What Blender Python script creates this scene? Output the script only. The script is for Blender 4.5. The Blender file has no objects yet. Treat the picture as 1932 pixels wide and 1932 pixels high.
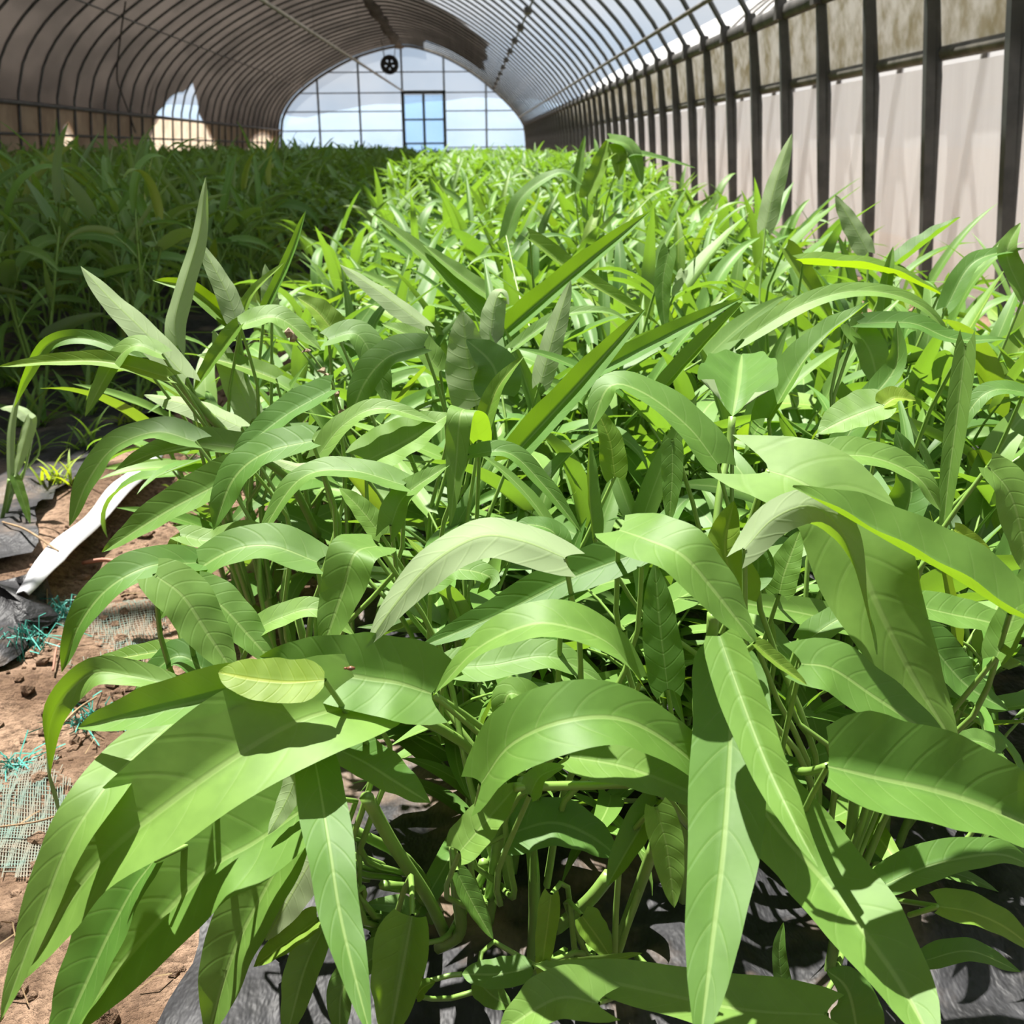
import bpy, math, random
import numpy as np
from mathutils import Matrix, Vector

# ------------------------------------------------------------------ camera
S = bpy.context.scene
F = 2050.0                      # focal length in pixels of the 1932 px frame
EYE = np.array([0.0, 0.0, 0.62])
PITCH, YAW, ROLL = math.radians(18.45), math.radians(2.12), math.radians(0.5)

def cam_basis():
    fw = np.array([math.sin(YAW) * math.cos(PITCH), math.cos(YAW) * math.cos(PITCH), -math.sin(PITCH)])
    rt = np.array([math.cos(YAW), -math.sin(YAW), 0.0])
    up = np.cross(rt, fw)
    # the picture's content is turned anticlockwise, so the camera is turned clockwise
    c, s = math.cos(ROLL), math.sin(ROLL)
    r2 = rt * c - up * s
    u2 = up * c + rt * s
    return r2, u2, fw
RT, UP, FW = cam_basis()

def unproj(px, py, depth):
    return EYE + depth * (FW + RT * ((px - 966.0) / F) + UP * ((966.0 - py) / F))
def ray(px, py):
    d = FW + RT * ((px - 966.0) / F) + UP * ((966.0 - py) / F)
    return d
def on_plane(px, py, axis, val):
    d = ray(px, py)
    return EYE + d * ((val - EYE[axis]) / d[axis])
def proj(p):
    q = np.asarray(p, float) - EYE
    z = q @ FW
    return 966 + F * (q @ RT) / z, 966 - F * (q @ UP) / z, z

cd = bpy.data.cameras.new('camera')
cam = bpy.data.objects.new('camera', cd)
S.collection.objects.link(cam)
M = Matrix(((RT[0], UP[0], -FW[0], EYE[0]), (RT[1], UP[1], -FW[1], EYE[1]), (RT[2], UP[2], -FW[2], EYE[2]), (0, 0, 0, 1)))
cam.matrix_world = M
cd.sensor_width = 36.0
cd.sensor_fit = 'HORIZONTAL'
cd.lens = F / 1932.0 * 36.0
cd.clip_start, cd.clip_end = 0.01, 2000
cd.dof.use_dof = True
cd.dof.focus_distance = 0.75
cd.dof.aperture_fstop = 20.0
S.camera = cam

# ------------------------------------------------------------------ view, world, sun
vs = S.view_settings
S.display_settings.display_device = 'sRGB'
vs.view_transform = 'Standard'
vs.look = 'None'
vs.gamma = 1.0
vs.use_curve_mapping = False
vs.exposure = 0.06
cy = S.cycles
cy.max_bounces, cy.diffuse_bounces, cy.glossy_bounces, cy.transmission_bounces, cy.transparent_max_bounces = 5, 3, 2, 4, 10
cy.adaptive_threshold = 0.18
cy.caustics_reflective = False
cy.caustics_refractive = False

w = bpy.data.worlds.new('sky')
S.world = w
w.use_nodes = True
nt = w.node_tree
nt.nodes.clear()
wo = nt.nodes.new('ShaderNodeOutputWorld')
bg = nt.nodes.new('ShaderNodeBackground')
tc = nt.nodes.new('ShaderNodeTexCoord')
nz = nt.nodes.new('ShaderNodeTexNoise')
nz.inputs['Scale'].default_value = 2.2
nz.inputs['Detail'].default_value = 4
mp = nt.nodes.new('ShaderNodeMapping')
mp.inputs['Scale'].default_value = (1, 1, 3.0)
cr = nt.nodes.new('ShaderNodeValToRGB')
cr.color_ramp.elements[0].position = 0.38
cr.color_ramp.elements[0].color = (0.62, 0.79, 1.0, 1)
cr.color_ramp.elements[1].position = 0.58
cr.color_ramp.elements[1].color = (1.0, 1.0, 1.0, 1)
nt.links.new(tc.outputs['Generated'], mp.inputs['Vector'])
nt.links.new(mp.outputs['Vector'], nz.inputs['Vector'])
nt.links.new(nz.outputs['Fac'], cr.inputs['Fac'])
nt.links.new(cr.outputs['Color'], bg.inputs['Color'])
nt.links.new(bg.outputs[0], wo.inputs[0])
bg.inputs['Strength'].default_value = 0.68

sd = bpy.data.lights.new('sun', 'SUN')
sun = bpy.data.objects.new('sun', sd)
S.collection.objects.link(sun)
sd.energy = 17.5
sd.angle = math.radians(0.6)
sd.color = (1.0, 0.965, 0.90)
SUN_DIR = Vector((-0.22, 0.28, 1.0)).normalized()      # towards the sun: high, ahead of the camera, a little to the left
sun.rotation_euler = SUN_DIR.to_track_quat('Z', 'Y').to_euler()
sun.location = (0, 10, 20)

# ------------------------------------------------------------------ helpers
rng = np.random.default_rng(7)
random.seed(7)
COL = S.collection

def mk(name, verts, faces, mat=None, parent=None, smooth=True, uvs=None, tone=None):
    me = bpy.data.meshes.new(name)
    me.from_pydata([tuple(v) for v in verts], [], [tuple(f) for f in faces])
    if smooth:
        me.polygons.foreach_set('use_smooth', np.ones(len(me.polygons), bool))
    if uvs is not None:
        ul = me.uv_layers.new(name='UVMap')
        li = np.zeros(len(me.loops), np.int32)
        me.loops.foreach_get('vertex_index', li)
        ul.data.foreach_set('uv', np.asarray(uvs, np.float32)[li].ravel())
    if tone is not None:
        at = me.attributes.new('tone', 'FLOAT', 'POINT')
        at.data.foreach_set('value', np.asarray(tone, np.float32))
    me.update()
    o = bpy.data.objects.new(name, me)
    COL.objects.link(o)
    if mat is not None:
        me.materials.append(mat)
    if parent is not None:
        o.parent = parent
    return o

def empty(name, loc=(0, 0, 0)):
    o = bpy.data.objects.new(name, None)
    o.empty_display_size = 0.05
    o.location = loc
    COL.objects.link(o)
    return o

def tag(o, label=None, cat=None, group=None, kind=None):
    if label: o['label'] = label
    if cat: o['category'] = cat
    if group: o['group'] = group
    if kind: o['kind'] = kind
    return o

class MB:
    """collects shapes of one part"""
    def __init__(s):
        s.v, s.f = [], []
    def add(s, v, f):
        n = len(s.v)
        s.v += [tuple(p) for p in v]
        s.f += [tuple(i + n for i in q) for q in f]
    def box(s, c, d):
        x, y, z = c
        a, b, e = d[0] / 2, d[1] / 2, d[2] / 2
        s.add([(x - a, y - b, z - e), (x + a, y - b, z - e), (x + a, y + b, z - e), (x - a, y + b, z - e),
               (x - a, y - b, z + e), (x + a, y - b, z + e), (x + a, y + b, z + e), (x - a, y + b, z + e)],
              [(0, 3, 2, 1), (4, 5, 6, 7), (0, 1, 5, 4), (1, 2, 6, 5), (2, 3, 7, 6), (3, 0, 4, 7)])
    def tube(s, pts, r, n=6, cap=True, squash=None):
        v, f = tube(pts, r, n, cap, squash)
        s.add(v, f)
    def build(s, name, mat=None, parent=None, smooth=False):
        return mk(name, s.v, s.f, mat, parent, smooth)

def tube(pts, r, n=6, cap=True, squash=None):
    P = np.asarray(pts, float)
    k = len(P)
    R = np.full(k, r, float) if np.isscalar(r) else np.asarray(r, float)
    T = np.gradient(P, axis=0)
    T /= np.linalg.norm(T, axis=1)[:, None] + 1e-12
    ref = np.array([0, 0, 1.0])
    if abs(T[0] @ ref) > 0.9: ref = np.array([1.0, 0, 0])
    V = []
    u = np.cross(T[0], ref); u /= np.linalg.norm(u)
    for i in range(k):
        u = u - T[i] * (u @ T[i]); u /= np.linalg.norm(u) + 1e-12
        b = np.cross(T[i], u)
        for j in range(n):
            a = 2 * math.pi * j / n
            sx, sy = (1, 1) if squash is None else squash
            V.append(P[i] + R[i] * (u * math.cos(a) * sx + b * math.sin(a) * sy))
    Fc = []
    for i in range(k - 1):
        for j in range(n):
            j2 = (j + 1) % n
            Fc.append((i * n + j, i * n + j2, (i + 1) * n + j2, (i + 1) * n + j))
    if cap:
        Fc.append(tuple(range(n - 1, -1, -1)))
        Fc.append(tuple((k - 1) * n + j for j in range(n)))
    return V, Fc

def spline(pts, n):
    """Catmull-Rom through the points, n samples"""
    P = np.asarray(pts, float)
    if len(P) == 2:
        t = np.linspace(0, 1, n)[:, None]
        return P[0] * (1 - t) + P[1] * t
    A = np.vstack([2 * P[0] - P[1], P, 2 * P[-1] - P[-2]])
    d = np.linalg.norm(np.diff(P, axis=0), axis=1)
    c = np.concatenate([[0], np.cumsum(d)]); c /= c[-1]
    out = []
    for t in np.linspace(0, 1, n):
        i = min(np.searchsorted(c, t, side='right') - 1, len(P) - 2)
        i = max(i, 0)
        s = (t - c[i]) / (c[i + 1] - c[i] + 1e-12)
        p0, p1, p2, p3 = A[i], A[i + 1], A[i + 2], A[i + 3]
        out.append(0.5 * ((2 * p1) + (-p0 + p2) * s + (2 * p0 - 5 * p1 + 4 * p2 - p3) * s ** 2 + (-p0 + 3 * p1 - 3 * p2 + p3) * s ** 3))
    return np.array(out)

def vnoise(x, y, seed=0):
    """smooth value noise, vectorised"""
    x = np.asarray(x, float); y = np.asarray(y, float)
    xi, yi = np.floor(x).astype(int), np.floor(y).astype(int)
    xf, yf = x - xi, y - yi
    def h(a, b):
        n = (a * 374761393 + b * 668265263 + seed * 974711) & 0x7fffffff
        n = ((n ^ (n >> 13)) * 1274126177) & 0x7fffffff
        return ((n ^ (n >> 16)) & 0xffff) / 65535.0
    u, v = xf * xf * (3 - 2 * xf), yf * yf * (3 - 2 * yf)
    return (h(xi, yi) * (1 - u) + h(xi + 1, yi) * u) * (1 - v) + (h(xi, yi + 1) * (1 - u) + h(xi + 1, yi + 1) * u) * v
def fbm(x, y, seed=0, oct=4):
    a, s = 0.0, 1.0
    for k in range(oct):
        a = a + s * (vnoise(x * 2 ** k, y * 2 ** k, seed + k) - 0.5)
        s *= 0.5
    return a

# ------------------------------------------------------------------ materials
def newmat(name):
    m = bpy.data.materials.new(name)
    m.use_nodes = True
    m.node_tree.nodes.clear()
    return m, m.node_tree
def N(nt, t, **kw):
    n = nt.nodes.new(t)
    for k, v in kw.items(): setattr(n, k, v)
    return n
def math_n(nt, op, a, b=None, c=None, clamp=False):
    n = nt.nodes.new('ShaderNodeMath'); n.operation = op; n.use_clamp = clamp
    for i, q in enumerate((a, b, c)):
        if q is None: continue
        if isinstance(q, (int, float)): n.inputs[i].default_value = q
        else: nt.links.new(q, n.inputs[i])
    return n.outputs[0]
def mixc(nt, fac, a, b, blend='MIX'):
    n = nt.nodes.new('ShaderNodeMix'); n.data_type = 'RGBA'; n.blend_type = blend
    for sock, q in ((n.inputs[0], fac), (n.inputs[6], a), (n.inputs[7], b)):
        if isinstance(q, (int, float)): sock.default_value = q
        elif isinstance(q, tuple): sock.default_value = (*q, 1) if len(q) == 3 else q
        else: nt.links.new(q, sock)
    return n.outputs[2]
def smooth(nt, v, a, b):
    n = nt.nodes.new('ShaderNodeMapRange'); n.interpolation_type = 'SMOOTHSTEP'
    nt.links.new(v, n.inputs[0])
    n.inputs[1].default_value, n.inputs[2].default_value = a, b
    n.inputs[3].default_value, n.inputs[4].default_value = 0.0, 1.0
    return n.outputs[0]
def noise(nt, scale, detail=4, rough=0.55, coord='Object', stretch=None):
    t = nt.nodes.new('ShaderNodeTexCoord')
    n = nt.nodes.new('ShaderNodeTexNoise')
    n.inputs['Scale'].default_value = scale
    n.inputs['Detail'].default_value = detail
    n.inputs['Roughness'].default_value = rough
    if stretch:
        m = nt.nodes.new('ShaderNodeMapping'); m.inputs['Scale'].default_value = stretch
        nt.links.new(t.outputs[coord], m.inputs['Vector']); nt.links.new(m.outputs[0], n.inputs['Vector'])
    else:
        nt.links.new(t.outputs[coord], n.inputs['Vector'])
    return n.outputs['Fac']
def bump(nt, h, strength=0.3, dist=0.01):
    b = nt.nodes.new('ShaderNodeBump')
    b.inputs['Strength'].default_value = strength
    b.inputs['Distance'].default_value = dist
    nt.links.new(h, b.inputs['Height'])
    return b.outputs[0]
def setin(nt, node, name, q):
    s = node.inputs[name]
    if isinstance(q, (int, float)): s.default_value = q
    elif isinstance(q, tuple): s.default_value = (*q, 1) if len(q) == 3 else q
    else: nt.links.new(q, s)
def plain(name, c1, c2=None, scale=20, rough=0.6, bmp=0.0, metal=0.0, detail=4, stretch=None, bdist=0.01, spec=0.5):
    m, t = newmat(name)
    o = N(t, 'ShaderNodeOutputMaterial'); p = N(t, 'ShaderNodeBsdfPrincipled')
    f = noise(t, scale, detail, stretch=stretch)
    setin(t, p, 'Base Color', mixc(t, smooth(t, f, 0.35, 0.65), c1, c2 or c1))
    p.inputs['Roughness'].default_value = rough
    p.inputs['Metallic'].default_value = metal
    p.inputs['Specular IOR Level'].default_value = spec
    if bmp: t.links.new(bump(t, f, bmp, bdist), p.inputs['Normal'])
    t.links.new(p.outputs[0], o.inputs[0])
    return m

def film(name, transp, col, col2=None, scale=3, stretch=None, rough_lo=0.35, rough_hi=0.65, refl=0.25, tcol=(1, 1, 1)):
    """thin sheet: lets part of the light straight through, scatters the rest to both sides"""
    m, t = newmat(name)
    o = N(t, 'ShaderNodeOutputMaterial')
    tr = N(t, 'ShaderNodeBsdfTransparent'); tr.inputs[0].default_value = (*tcol, 1)
    tl = N(t, 'ShaderNodeBsdfTranslucent'); df = N(t, 'ShaderNodeBsdfDiffuse')
    f = smooth(t, noise(t, scale, 5, stretch=stretch), rough_lo, rough_hi)
    c = mixc(t, f, col, col2 or col)
    t.links.new(c, tl.inputs[0]); t.links.new(c, df.inputs[0])
    m1 = N(t, 'ShaderNodeMixShader'); m1.inputs[0].default_value = refl
    t.links.new(tl.outputs[0], m1.inputs[1]); t.links.new(df.outputs[0], m1.inputs[2])
    m2 = N(t, 'ShaderNodeMixShader'); m2.inputs[0].default_value = transp
    t.links.new(m1.outputs[0], m2.inputs[1]); t.links.new(tr.outputs[0], m2.inputs[2])
    t.links.new(m2.outputs[0], o.inputs[0])
    return m

def leaf_material(name, top, top2, under, glow, transl=0.42, rough=0.42, fine=True):
    m, t = newmat(name)
    o = N(t, 'ShaderNodeOutputMaterial')
    uv = N(t, 'ShaderNodeUVMap'); uv.uv_map = 'UVMap'
    sp = N(t, 'ShaderNodeSeparateXYZ'); t.links.new(uv.outputs[0], sp.inputs[0])
    u, v = sp.outputs[0], sp.outputs[1]
    a = math_n(t, 'ABSOLUTE', math_n(t, 'MULTIPLY_ADD', v, 2.0, -1.0))
    wid = math_n(t, 'MULTIPLY_ADD', u, 0.07, 0.030)
    mid = math_n(t, 'SUBTRACT', 1.0, smooth(t, math_n(t, 'DIVIDE', a, wid), 0.5, 1.5))
    fr = math_n(t, 'FRACT', math_n(t, 'MULTIPLY', math_n(t, 'MULTIPLY_ADD', math_n(t, 'POWER', a, 1.4), -0.13, u), 9.0))
    d = math_n(t, 'ABSOLUTE', math_n(t, 'SUBTRACT', fr, 0.5))
    lat = math_n(t, 'SUBTRACT', 1.0, smooth(t, d, 0.008, 0.035))
    lat = math_n(t, 'MULTIPLY', lat, math_n(t, 'SUBTRACT', 1.0, smooth(t, a, 0.55, 0.95)))
    oi = N(t, 'ShaderNodeObjectInfo')
    at = N(t, 'ShaderNodeAttribute'); at.attribute_name = 'tone'
    rnd = math_n(t, 'FRACT', math_n(t, 'ADD', oi.outputs['Random'], at.outputs['Fac']))
    ge = N(t, 'ShaderNodeNewGeometry')
    bf = ge.outputs['Backfacing']
    nf = noise(t, 55.0, 3, coord='Object') if fine else rnd
    c = mixc(t, rnd, top, top2)
    c = mixc(t, math_n(t, 'MULTIPLY', smooth(t, nf, 0.3, 0.7), 0.25), c, tuple(x * 0.6 for x in top))
    c = mixc(t, bf, c, under)
    vein = math_n(t, 'MULTIPLY', math_n(t, 'MAXIMUM', math_n(t, 'MULTIPLY', mid, 0.8), math_n(t, 'MULTIPLY', lat, 0.3)), 0.75)
    c = mixc(t, vein, c, (0.25, 0.36, 0.11))
    c = mixc(t, 1.0, c, oi.outputs['Color'], 'MULTIPLY')
    g = mixc(t, rnd, glow, tuple(x * 0.8 for x in glow))
    g = mixc(t, 1.0, g, oi.outputs['Color'], 'MULTIPLY')
    g = mixc(t, math_n(t, 'MULTIPLY', lat, 0.35), g, tuple(x * 0.6 for x in glow))
    p = N(t, 'ShaderNodeBsdfPrincipled')
    t.links.new(c, p.inputs['Base Color'])
    setin(t, p, 'Roughness', math_n(t, 'MULTIPLY_ADD', bf, 0.15, rough))
    p.inputs['Specular IOR Level'].default_value = 0.38
    hgt = math_n(t, 'ADD', math_n(t, 'MULTIPLY', smooth(t, d, 0.0, 0.12), 0.25), math_n(t, 'MULTIPLY', nf, 0.6))
    hgt = math_n(t, 'SUBTRACT', hgt, math_n(t, 'MULTIPLY', mid, 0.6))
    nb = bump(t, hgt, 0.22, 0.0015)
    if fine: t.links.new(nb, p.inputs['Normal'])
    tl = N(t, 'ShaderNodeBsdfTranslucent'); t.links.new(g, tl.inputs[0])
    mx = N(t, 'ShaderNodeMixShader'); mx.inputs[0].default_value = transl
    t.links.new(p.outputs[0], mx.inputs[1]); t.links.new(tl.outputs[0], mx.inputs[2])
    t.links.new(mx.outputs[0], o.inputs[0])
    return m

def stem_material():
    m, t = newmat('stem_green')
    o = N(t, 'ShaderNodeOutputMaterial'); p = N(t, 'ShaderNodeBsdfPrincipled')
    f = noise(t, 30, 3)
    setin(t, p, 'Base Color', mixc(t, f, (0.11, 0.21, 0.035), (0.20, 0.32, 0.07)))
    p.inputs['Roughness'].default_value = 0.4
    p.inputs['Subsurface Weight'].default_value = 0.0
    t.links.new(p.outputs[0], o.inputs[0])
    return m

MAT = {}
LEAFC = ((0.070, 0.170, 0.024), (0.160, 0.285, 0.052), (0.24, 0.315, 0.155), (0.245, 0.44, 0.010), 0.38, 0.56)
MAT['leaf'] = leaf_material('leaf_green', *LEAFC)
MAT['leaf2'] = leaf_material('leaf_green_plain', *LEAFC[:3], (0.215, 0.40, 0.022), 0.31, 0.54, fine=False)
MAT['stem'] = stem_material()
MAT['hoop'] = plain('steel_hoop', (0.050, 0.053, 0.053), (0.085, 0.087, 0.085), 9, 0.6)
MAT['rail'] = plain('galvanised_rail', (0.15, 0.14, 0.12), (0.08, 0.075, 0.065), 12, 0.6)
MAT['dark'] = plain('dark_steel', (0.045, 0.043, 0.04), (0.09, 0.085, 0.08), 10, 0.6, metal=0.2)
MAT['roof_film'] = film('clear_roof_film', 0.905, (0.85, 0.85, 0.86), (0.7, 0.7, 0.72), 2.0, (1, 0.3, 1))
MAT['end_film'] = film('end_wall_film', 0.84, (0.86, 0.88, 0.9), (0.6, 0.63, 0.66), 1.0)
MAT['wall_film'] = film('side_wall_film', 0.14, (0.90, 0.895, 0.875), (0.83, 0.82, 0.80), 5.0, (1, 2.0, 0.25), refl=0.2)
MAT['dirty_film'] = film('stained_side_film', 0.04, (0.66, 0.64, 0.55), (0.33, 0.29, 0.17), 4.2, (1, 1.8, 1.8), 0.36, 0.68, refl=0.2)
MAT['cream_film'] = film('left_side_film', 0.06, (0.80, 0.68, 0.50), (0.62, 0.50, 0.36), 3.0)
MAT['cloth'] = film('brown_shade_cloth', 0.002, (0.043, 0.036, 0.031), (0.026, 0.022, 0.019), 1.1, (1, 0.5, 1), refl=0.3)

# ------------------------------------------------------------------ tunnel profile (x, z) seen on the end wall
YEND = 33.8
XC = -1.87
def endpt(px, py):
    p = on_plane(px, py, 1, YEND)
    return p[0], p[2]
AR = [(-5.40, 1.22), (-5.31, 1.60), (-5.05, 2.0), (-4.62, 2.38), (-3.88, 2.84), (-2.99, 3.23), (-1.83, 3.48), (-0.99, 3.34), (-0.24, 3.03), (0.52, 2.55), (1.22, 1.95), (1.60, 1.52), (1.76, 1.16)]   # read off the end wall
def base_of(pt, sgn):
    return (pt[0] + sgn * 0.073 * pt[1], -0.05)
PROF = spline([(x, z, 0) for x, z in [base_of(AR[0], -1)] + AR + [base_of(AR[-1], 1)]], 97)[:, :2]
plen = np.concatenate([[0], np.cumsum(np.linalg.norm(np.diff(PROF, axis=0), axis=1))])
PU = plen / plen[-1]
def prof(u, off=0.0):
    x = np.interp(u, PU, PROF[:, 0]); z = np.interp(u, PU, PROF[:, 1])
    if off:
        e = 0.004
        dx = np.interp(min(u + e, 1), PU, PROF[:, 0]) - np.interp(max(u - e, 0), PU, PROF[:, 0])
        dz = np.interp(min(u + e, 1), PU, PROF[:, 1]) - np.interp(max(u - e, 0), PU, PROF[:, 1])
        l = math.hypot(dx, dz)
        x, z = x - dz / l * off, z + dx / l * off
    return x, z
def ray_arch(px, py):
    """where the view ray meets the tunnel skin: (u, Y)"""
    d = ray(px, py)
    best = None
    for i in range(len(PROF) - 1):
        a, b = PROF[i], PROF[i + 1]
        A = np.array([[d[0], -(b[0] - a[0])], [d[2], -(b[1] - a[1])]])
        if abs(np.linalg.det(A)) < 1e-9: continue
        s = np.linalg.solve(A, np.array([a[0] - EYE[0], a[1] - EYE[2]]))
        if s[0] > 0 and -0.001 <= s[1] <= 1.001 and (best is None or s[0] < best[2]):
            best = (PU[i] + s[1] * (PU[i + 1] - PU[i]), d[1] * s[0], s[0])
    return best[0], best[1]
def u_at(side, z):
    us = np.linspace(0, 0.5, 400) if side < 0 else np.linspace(1, 0.5, 400)
    zz = np.array([prof(u)[1] for u in us])
    return float(us[np.argmax(zz >= z)])
XWALL = on_plane(992, 277, 1, YEND)[0]
Y0, DY = 3.70, 0.66
HOOPS = [Y0 + DY * k for k in range(-16, 46)]
YB = HOOPS[0] - 0.2
print('arch', [(round(a, 2), round(b, 2)) for a, b in AR], 'xwall', XWALL)

def skin(ys, us, off):
    """sheet along the tunnel between profile parameters"""
    V, Fc = [], []
    for y in ys:
        for u in us:
            x, z = prof(u, off)
            V.append((x, y, z))
    n = len(us)
    for i in range(len(ys) - 1):
        for j in range(n - 1):
            Fc.append((i * n + j, (i + 1) * n + j, (i + 1) * n + j + 1, i * n + j + 1))
    return V, Fc
U_RL, U_LL = u_at(1, 1.33), u_at(-1, 1.20)        # gutter rails right and left
ys_long = np.linspace(YB, YEND, 40)

# clear roof film, with the hoops and purlins that carry it
v, f = skin(ys_long, np.linspace(U_LL, U_RL, 60), 0.022)
ceiling = tag(mk('ceiling', v, f, MAT['roof_film']), 'clear plastic film stretched over the curved steel hoops of the tunnel', None, None, 'structure')
hv, hf = tube([(*prof(u), 0) for u in np.concatenate([np.linspace(0, 0.12, 4), np.linspace(0.15, 0.85, 44), np.linspace(0.88, 1, 4)])], 0.018, 6)
hv = [(p[0], p[2], p[1]) for p in np.array(hv)]
hm = None
for y in HOOPS:
    if hm is None:
        o = mk('hoop', hv, [tuple(reversed(q)) for q in hf], MAT['hoop'], ceiling); hm = o.data
    else:
        o = bpy.data.objects.new('hoop', hm); COL.objects.link(o); o.parent = ceiling
    o.location = (0, y, 0)
# inner wall-post profile on each hoop leg of the right side (flat bars in view)
pb = MB()
xa, za = prof(1.0, -0.012); xb, zb = prof(U_RL, -0.012)
pb.add([(xa - .012, -.018, za), (xa - .012, .018, za), (xb - .012, .018, zb), (xb - .012, -.018, zb),
        (xa + .024, -.018, za), (xa + .024, .018, za), (xb + .024, .018, zb), (xb + .024, -.018, zb)],
       [(0, 1, 2, 3), (7, 6, 5, 4), (0, 3, 7, 4), (1, 5, 6, 2), (3, 2, 6, 7), (0, 4, 5, 1)])

def long_tube(name, u, off, r, mat, parent, y0=YB, y1=YEND, n=8, squash=None):
    x, z = prof(u, off)
    v, f = tube([(x, y, z) for y in np.linspace(y0, y1, 12)], r, n, True, squash)
    return mk(name, v, f, mat, parent, True)

# ------------------------------------------------------------------ right wall
u_mid = u_at(1, 0.93)
v, f = skin(ys_long, [U_RL, (U_RL + u_mid) / 2, u_mid], 0.03)
wall_right = tag(mk('wall_right', v, f, MAT['dirty_film']), 'right wall with stained upper film strip and pale lower roll-up film behind dark posts', None, None, 'structure')
v, f = skin(np.linspace(YB, YEND, 160), np.linspace(u_mid + 0.0026, 1.0, 8), 0.036)
v = np.array(v); v[:, 0] += 0.01 * fbm(v[:, 1] * 2.3, v[:, 2] * 0.9, 3)
mk('roll_up_film', v, f, MAT['wall_film'], wall_right)
pm = None
for y in HOOPS:
    if pm is None:
        o = pb.build('post', MAT['hoop'], wall_right); pm = o.data
    else:
        o = bpy.data.objects.new('post', pm); COL.objects.link(o); o.parent = wall_right
    o.location = (0, y, 0)
long_tube('gutter_rail', U_RL + 0.002, -0.0, 0.027, MAT['dark'], wall_right, squash=(1, 1.6))
u_up = u_at(1, 1.53)
long_tube('upper_rail', u_up, -0.045, 0.016, MAT['rail'], wall_right)
long_tube('roll_bar', u_mid - 0.001, 0.02, 0.027, MAT['rail'], wall_right)
cb = MB(); cb.box((0, 0, 0), (0.05, 0.07, 0.10))
cm = None
for y in HOOPS:
    x, z = prof(U_RL, -0.03)
    if cm is None:
        o = cb.build('rail_clamp', MAT['dark'], wall_right); cm = o.data
    else:
        o = bpy.data.objects.new('rail_clamp', cm); COL.objects.link(o); o.parent = wall_right
    o.location = (x + 0.01, y, z)
cb = MB(); cb.box((0, 0, 0), (0.04, 0.06, 0.05)); cm = None
for y in HOOPS:
    x, z = prof(u_mid, -0.01)
    if cm is None:
        o = cb.build('bar_clip', MAT['dark'], wall_right); cm = o.data
    else:
        o = bpy.data.objects.new('bar_clip', cm); COL.objects.link(o); o.parent = wall_right
    o.location = (x, y + 0.02, z)

# purlins along the roof
up_c = ray_arch(977, 66)[0]
long_tube('purlin', up_c, -0.02, 0.013, MAT['hoop'], ceiling)
long_tube('purlin', 0.5, -0.02, 0.014, MAT['hoop'], ceiling)
long_tube('purlin', 1 - up_c, -0.02, 0.012, MAT['hoop'], ceiling)
cb = MB(); cb.box((0, 0, 0), (0.09, 0.2, 0.07)); cm = None
for k, y in enumerate(HOOPS):
    if k % 3 or y < 8: continue
    x, z = prof(up_c, -0.04)
    if cm is None:
        o = cb.build('purlin_clamp', MAT['dark'], ceiling); cm = o.data
    else:
        o = bpy.data.objects.new('purlin_clamp', cm); COL.objects.link(o); o.parent = ceiling
    o.location = (x, y, z)

# ------------------------------------------------------------------ left wall
v, f = skin(np.linspace(YB, YEND, 60), np.linspace(0.0, U_LL, 6), 0.02)
wall_left = tag(mk('wall_left', v, f, MAT['cream_film']), 'left wall of cream film behind the hanging brown shade cloth', None, None, 'structure')
long_tube('gutter_rail', U_LL, -0.03, 0.028, MAT['dark'], wall_left)
long_tube('roll_bar', u_at(-1, 0.84), -0.02, 0.016, MAT['dark'], wall_left)

# ------------------------------------------------------------------ shade cloth on the outside of the left and the top
edge_px = [(798, 0), (830, 20), (862, 37), (894, 63), (920, 86)]
EDGE = sorted([(ray_arch(*q)[1], ray_arch(*q)[0]) for q in edge_px])
EDGE = [(22.2, EDGE[0][1]), (22.6, 0.645), (23.1, 0.692), (23.6, EDGE[-1][1])]
print('edge', [(round(a, 1), round(b, 3), round(prof(b)[0], 2)) for a, b in EDGE])
def u_of_x(x):
    us = np.linspace(0.3, 0.8, 600)
    return float(us[np.argmin([abs(prof(u)[0] - x) for u in us])])
ey = [YB, 2.8, 3.7, 6.0] + [e[0] for e in EDGE] + [31.3, 31.4, YEND]
eu = [u_of_x(-1.72), u_of_x(-1.72), u_of_x(-1.10), u_of_x(-1.05)] + [e[1] for e in EDGE] + [EDGE[-1][1], u_of_x(-1.0), u_of_x(-1.2)]
# the gaps through which the bright film shows, traced on the left side of the tunnel
def hole(pts):
    q = [ray_arch(*p) for p in pts]
    return q
gap_up = [(284, 266), (292, 236), (305, 210), (318, 195), (330, 182), (337, 177), (350, 176), (368, 159), (376, 190), (381, 217), (394, 242), (410, 270)]   # top edge of the tall gap
GU = sorted([(ray_arch(*p)[1], ray_arch(*p)[0]) for p in gap_up])
print('gapY', GU[0], GU[-1])
def hole_at(y):
    """(lower u, upper u) of the gap in the cloth at this distance; equal when there is none"""
    lo = 0.012
    if GU[0][0] <= y <= GU[-1][0]:
        return lo, float(np.interp(y, [g[0] for g in GU], [g[1] for g in GU]))
    for (a, b, ua) in GAPS:
        if a <= y <= b:
            s = math.sin(math.pi * (y - a) / (b - a)) ** 0.5
            return lo, lo + (ua - lo) * s
    return lo, lo
ya, yb_ = ray_arch(108, 215)[1], ray_arch(150, 215)[1]
yc_, yd_ = ray_arch(490, 240)[1], ray_arch(528, 242)[1]
GAPS = [(ya, yb_, u_at(-1, 1.0)), (min(yc_, 28), YEND + 0.4, u_at(-1, 1.12)), (6.2, 7.9, u_at(-1, 0.95))]
ysf = np.unique(np.concatenate([np.linspace(YB, YEND + 0.1, 260)] + [[g[0]] for g in GU]))
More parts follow.
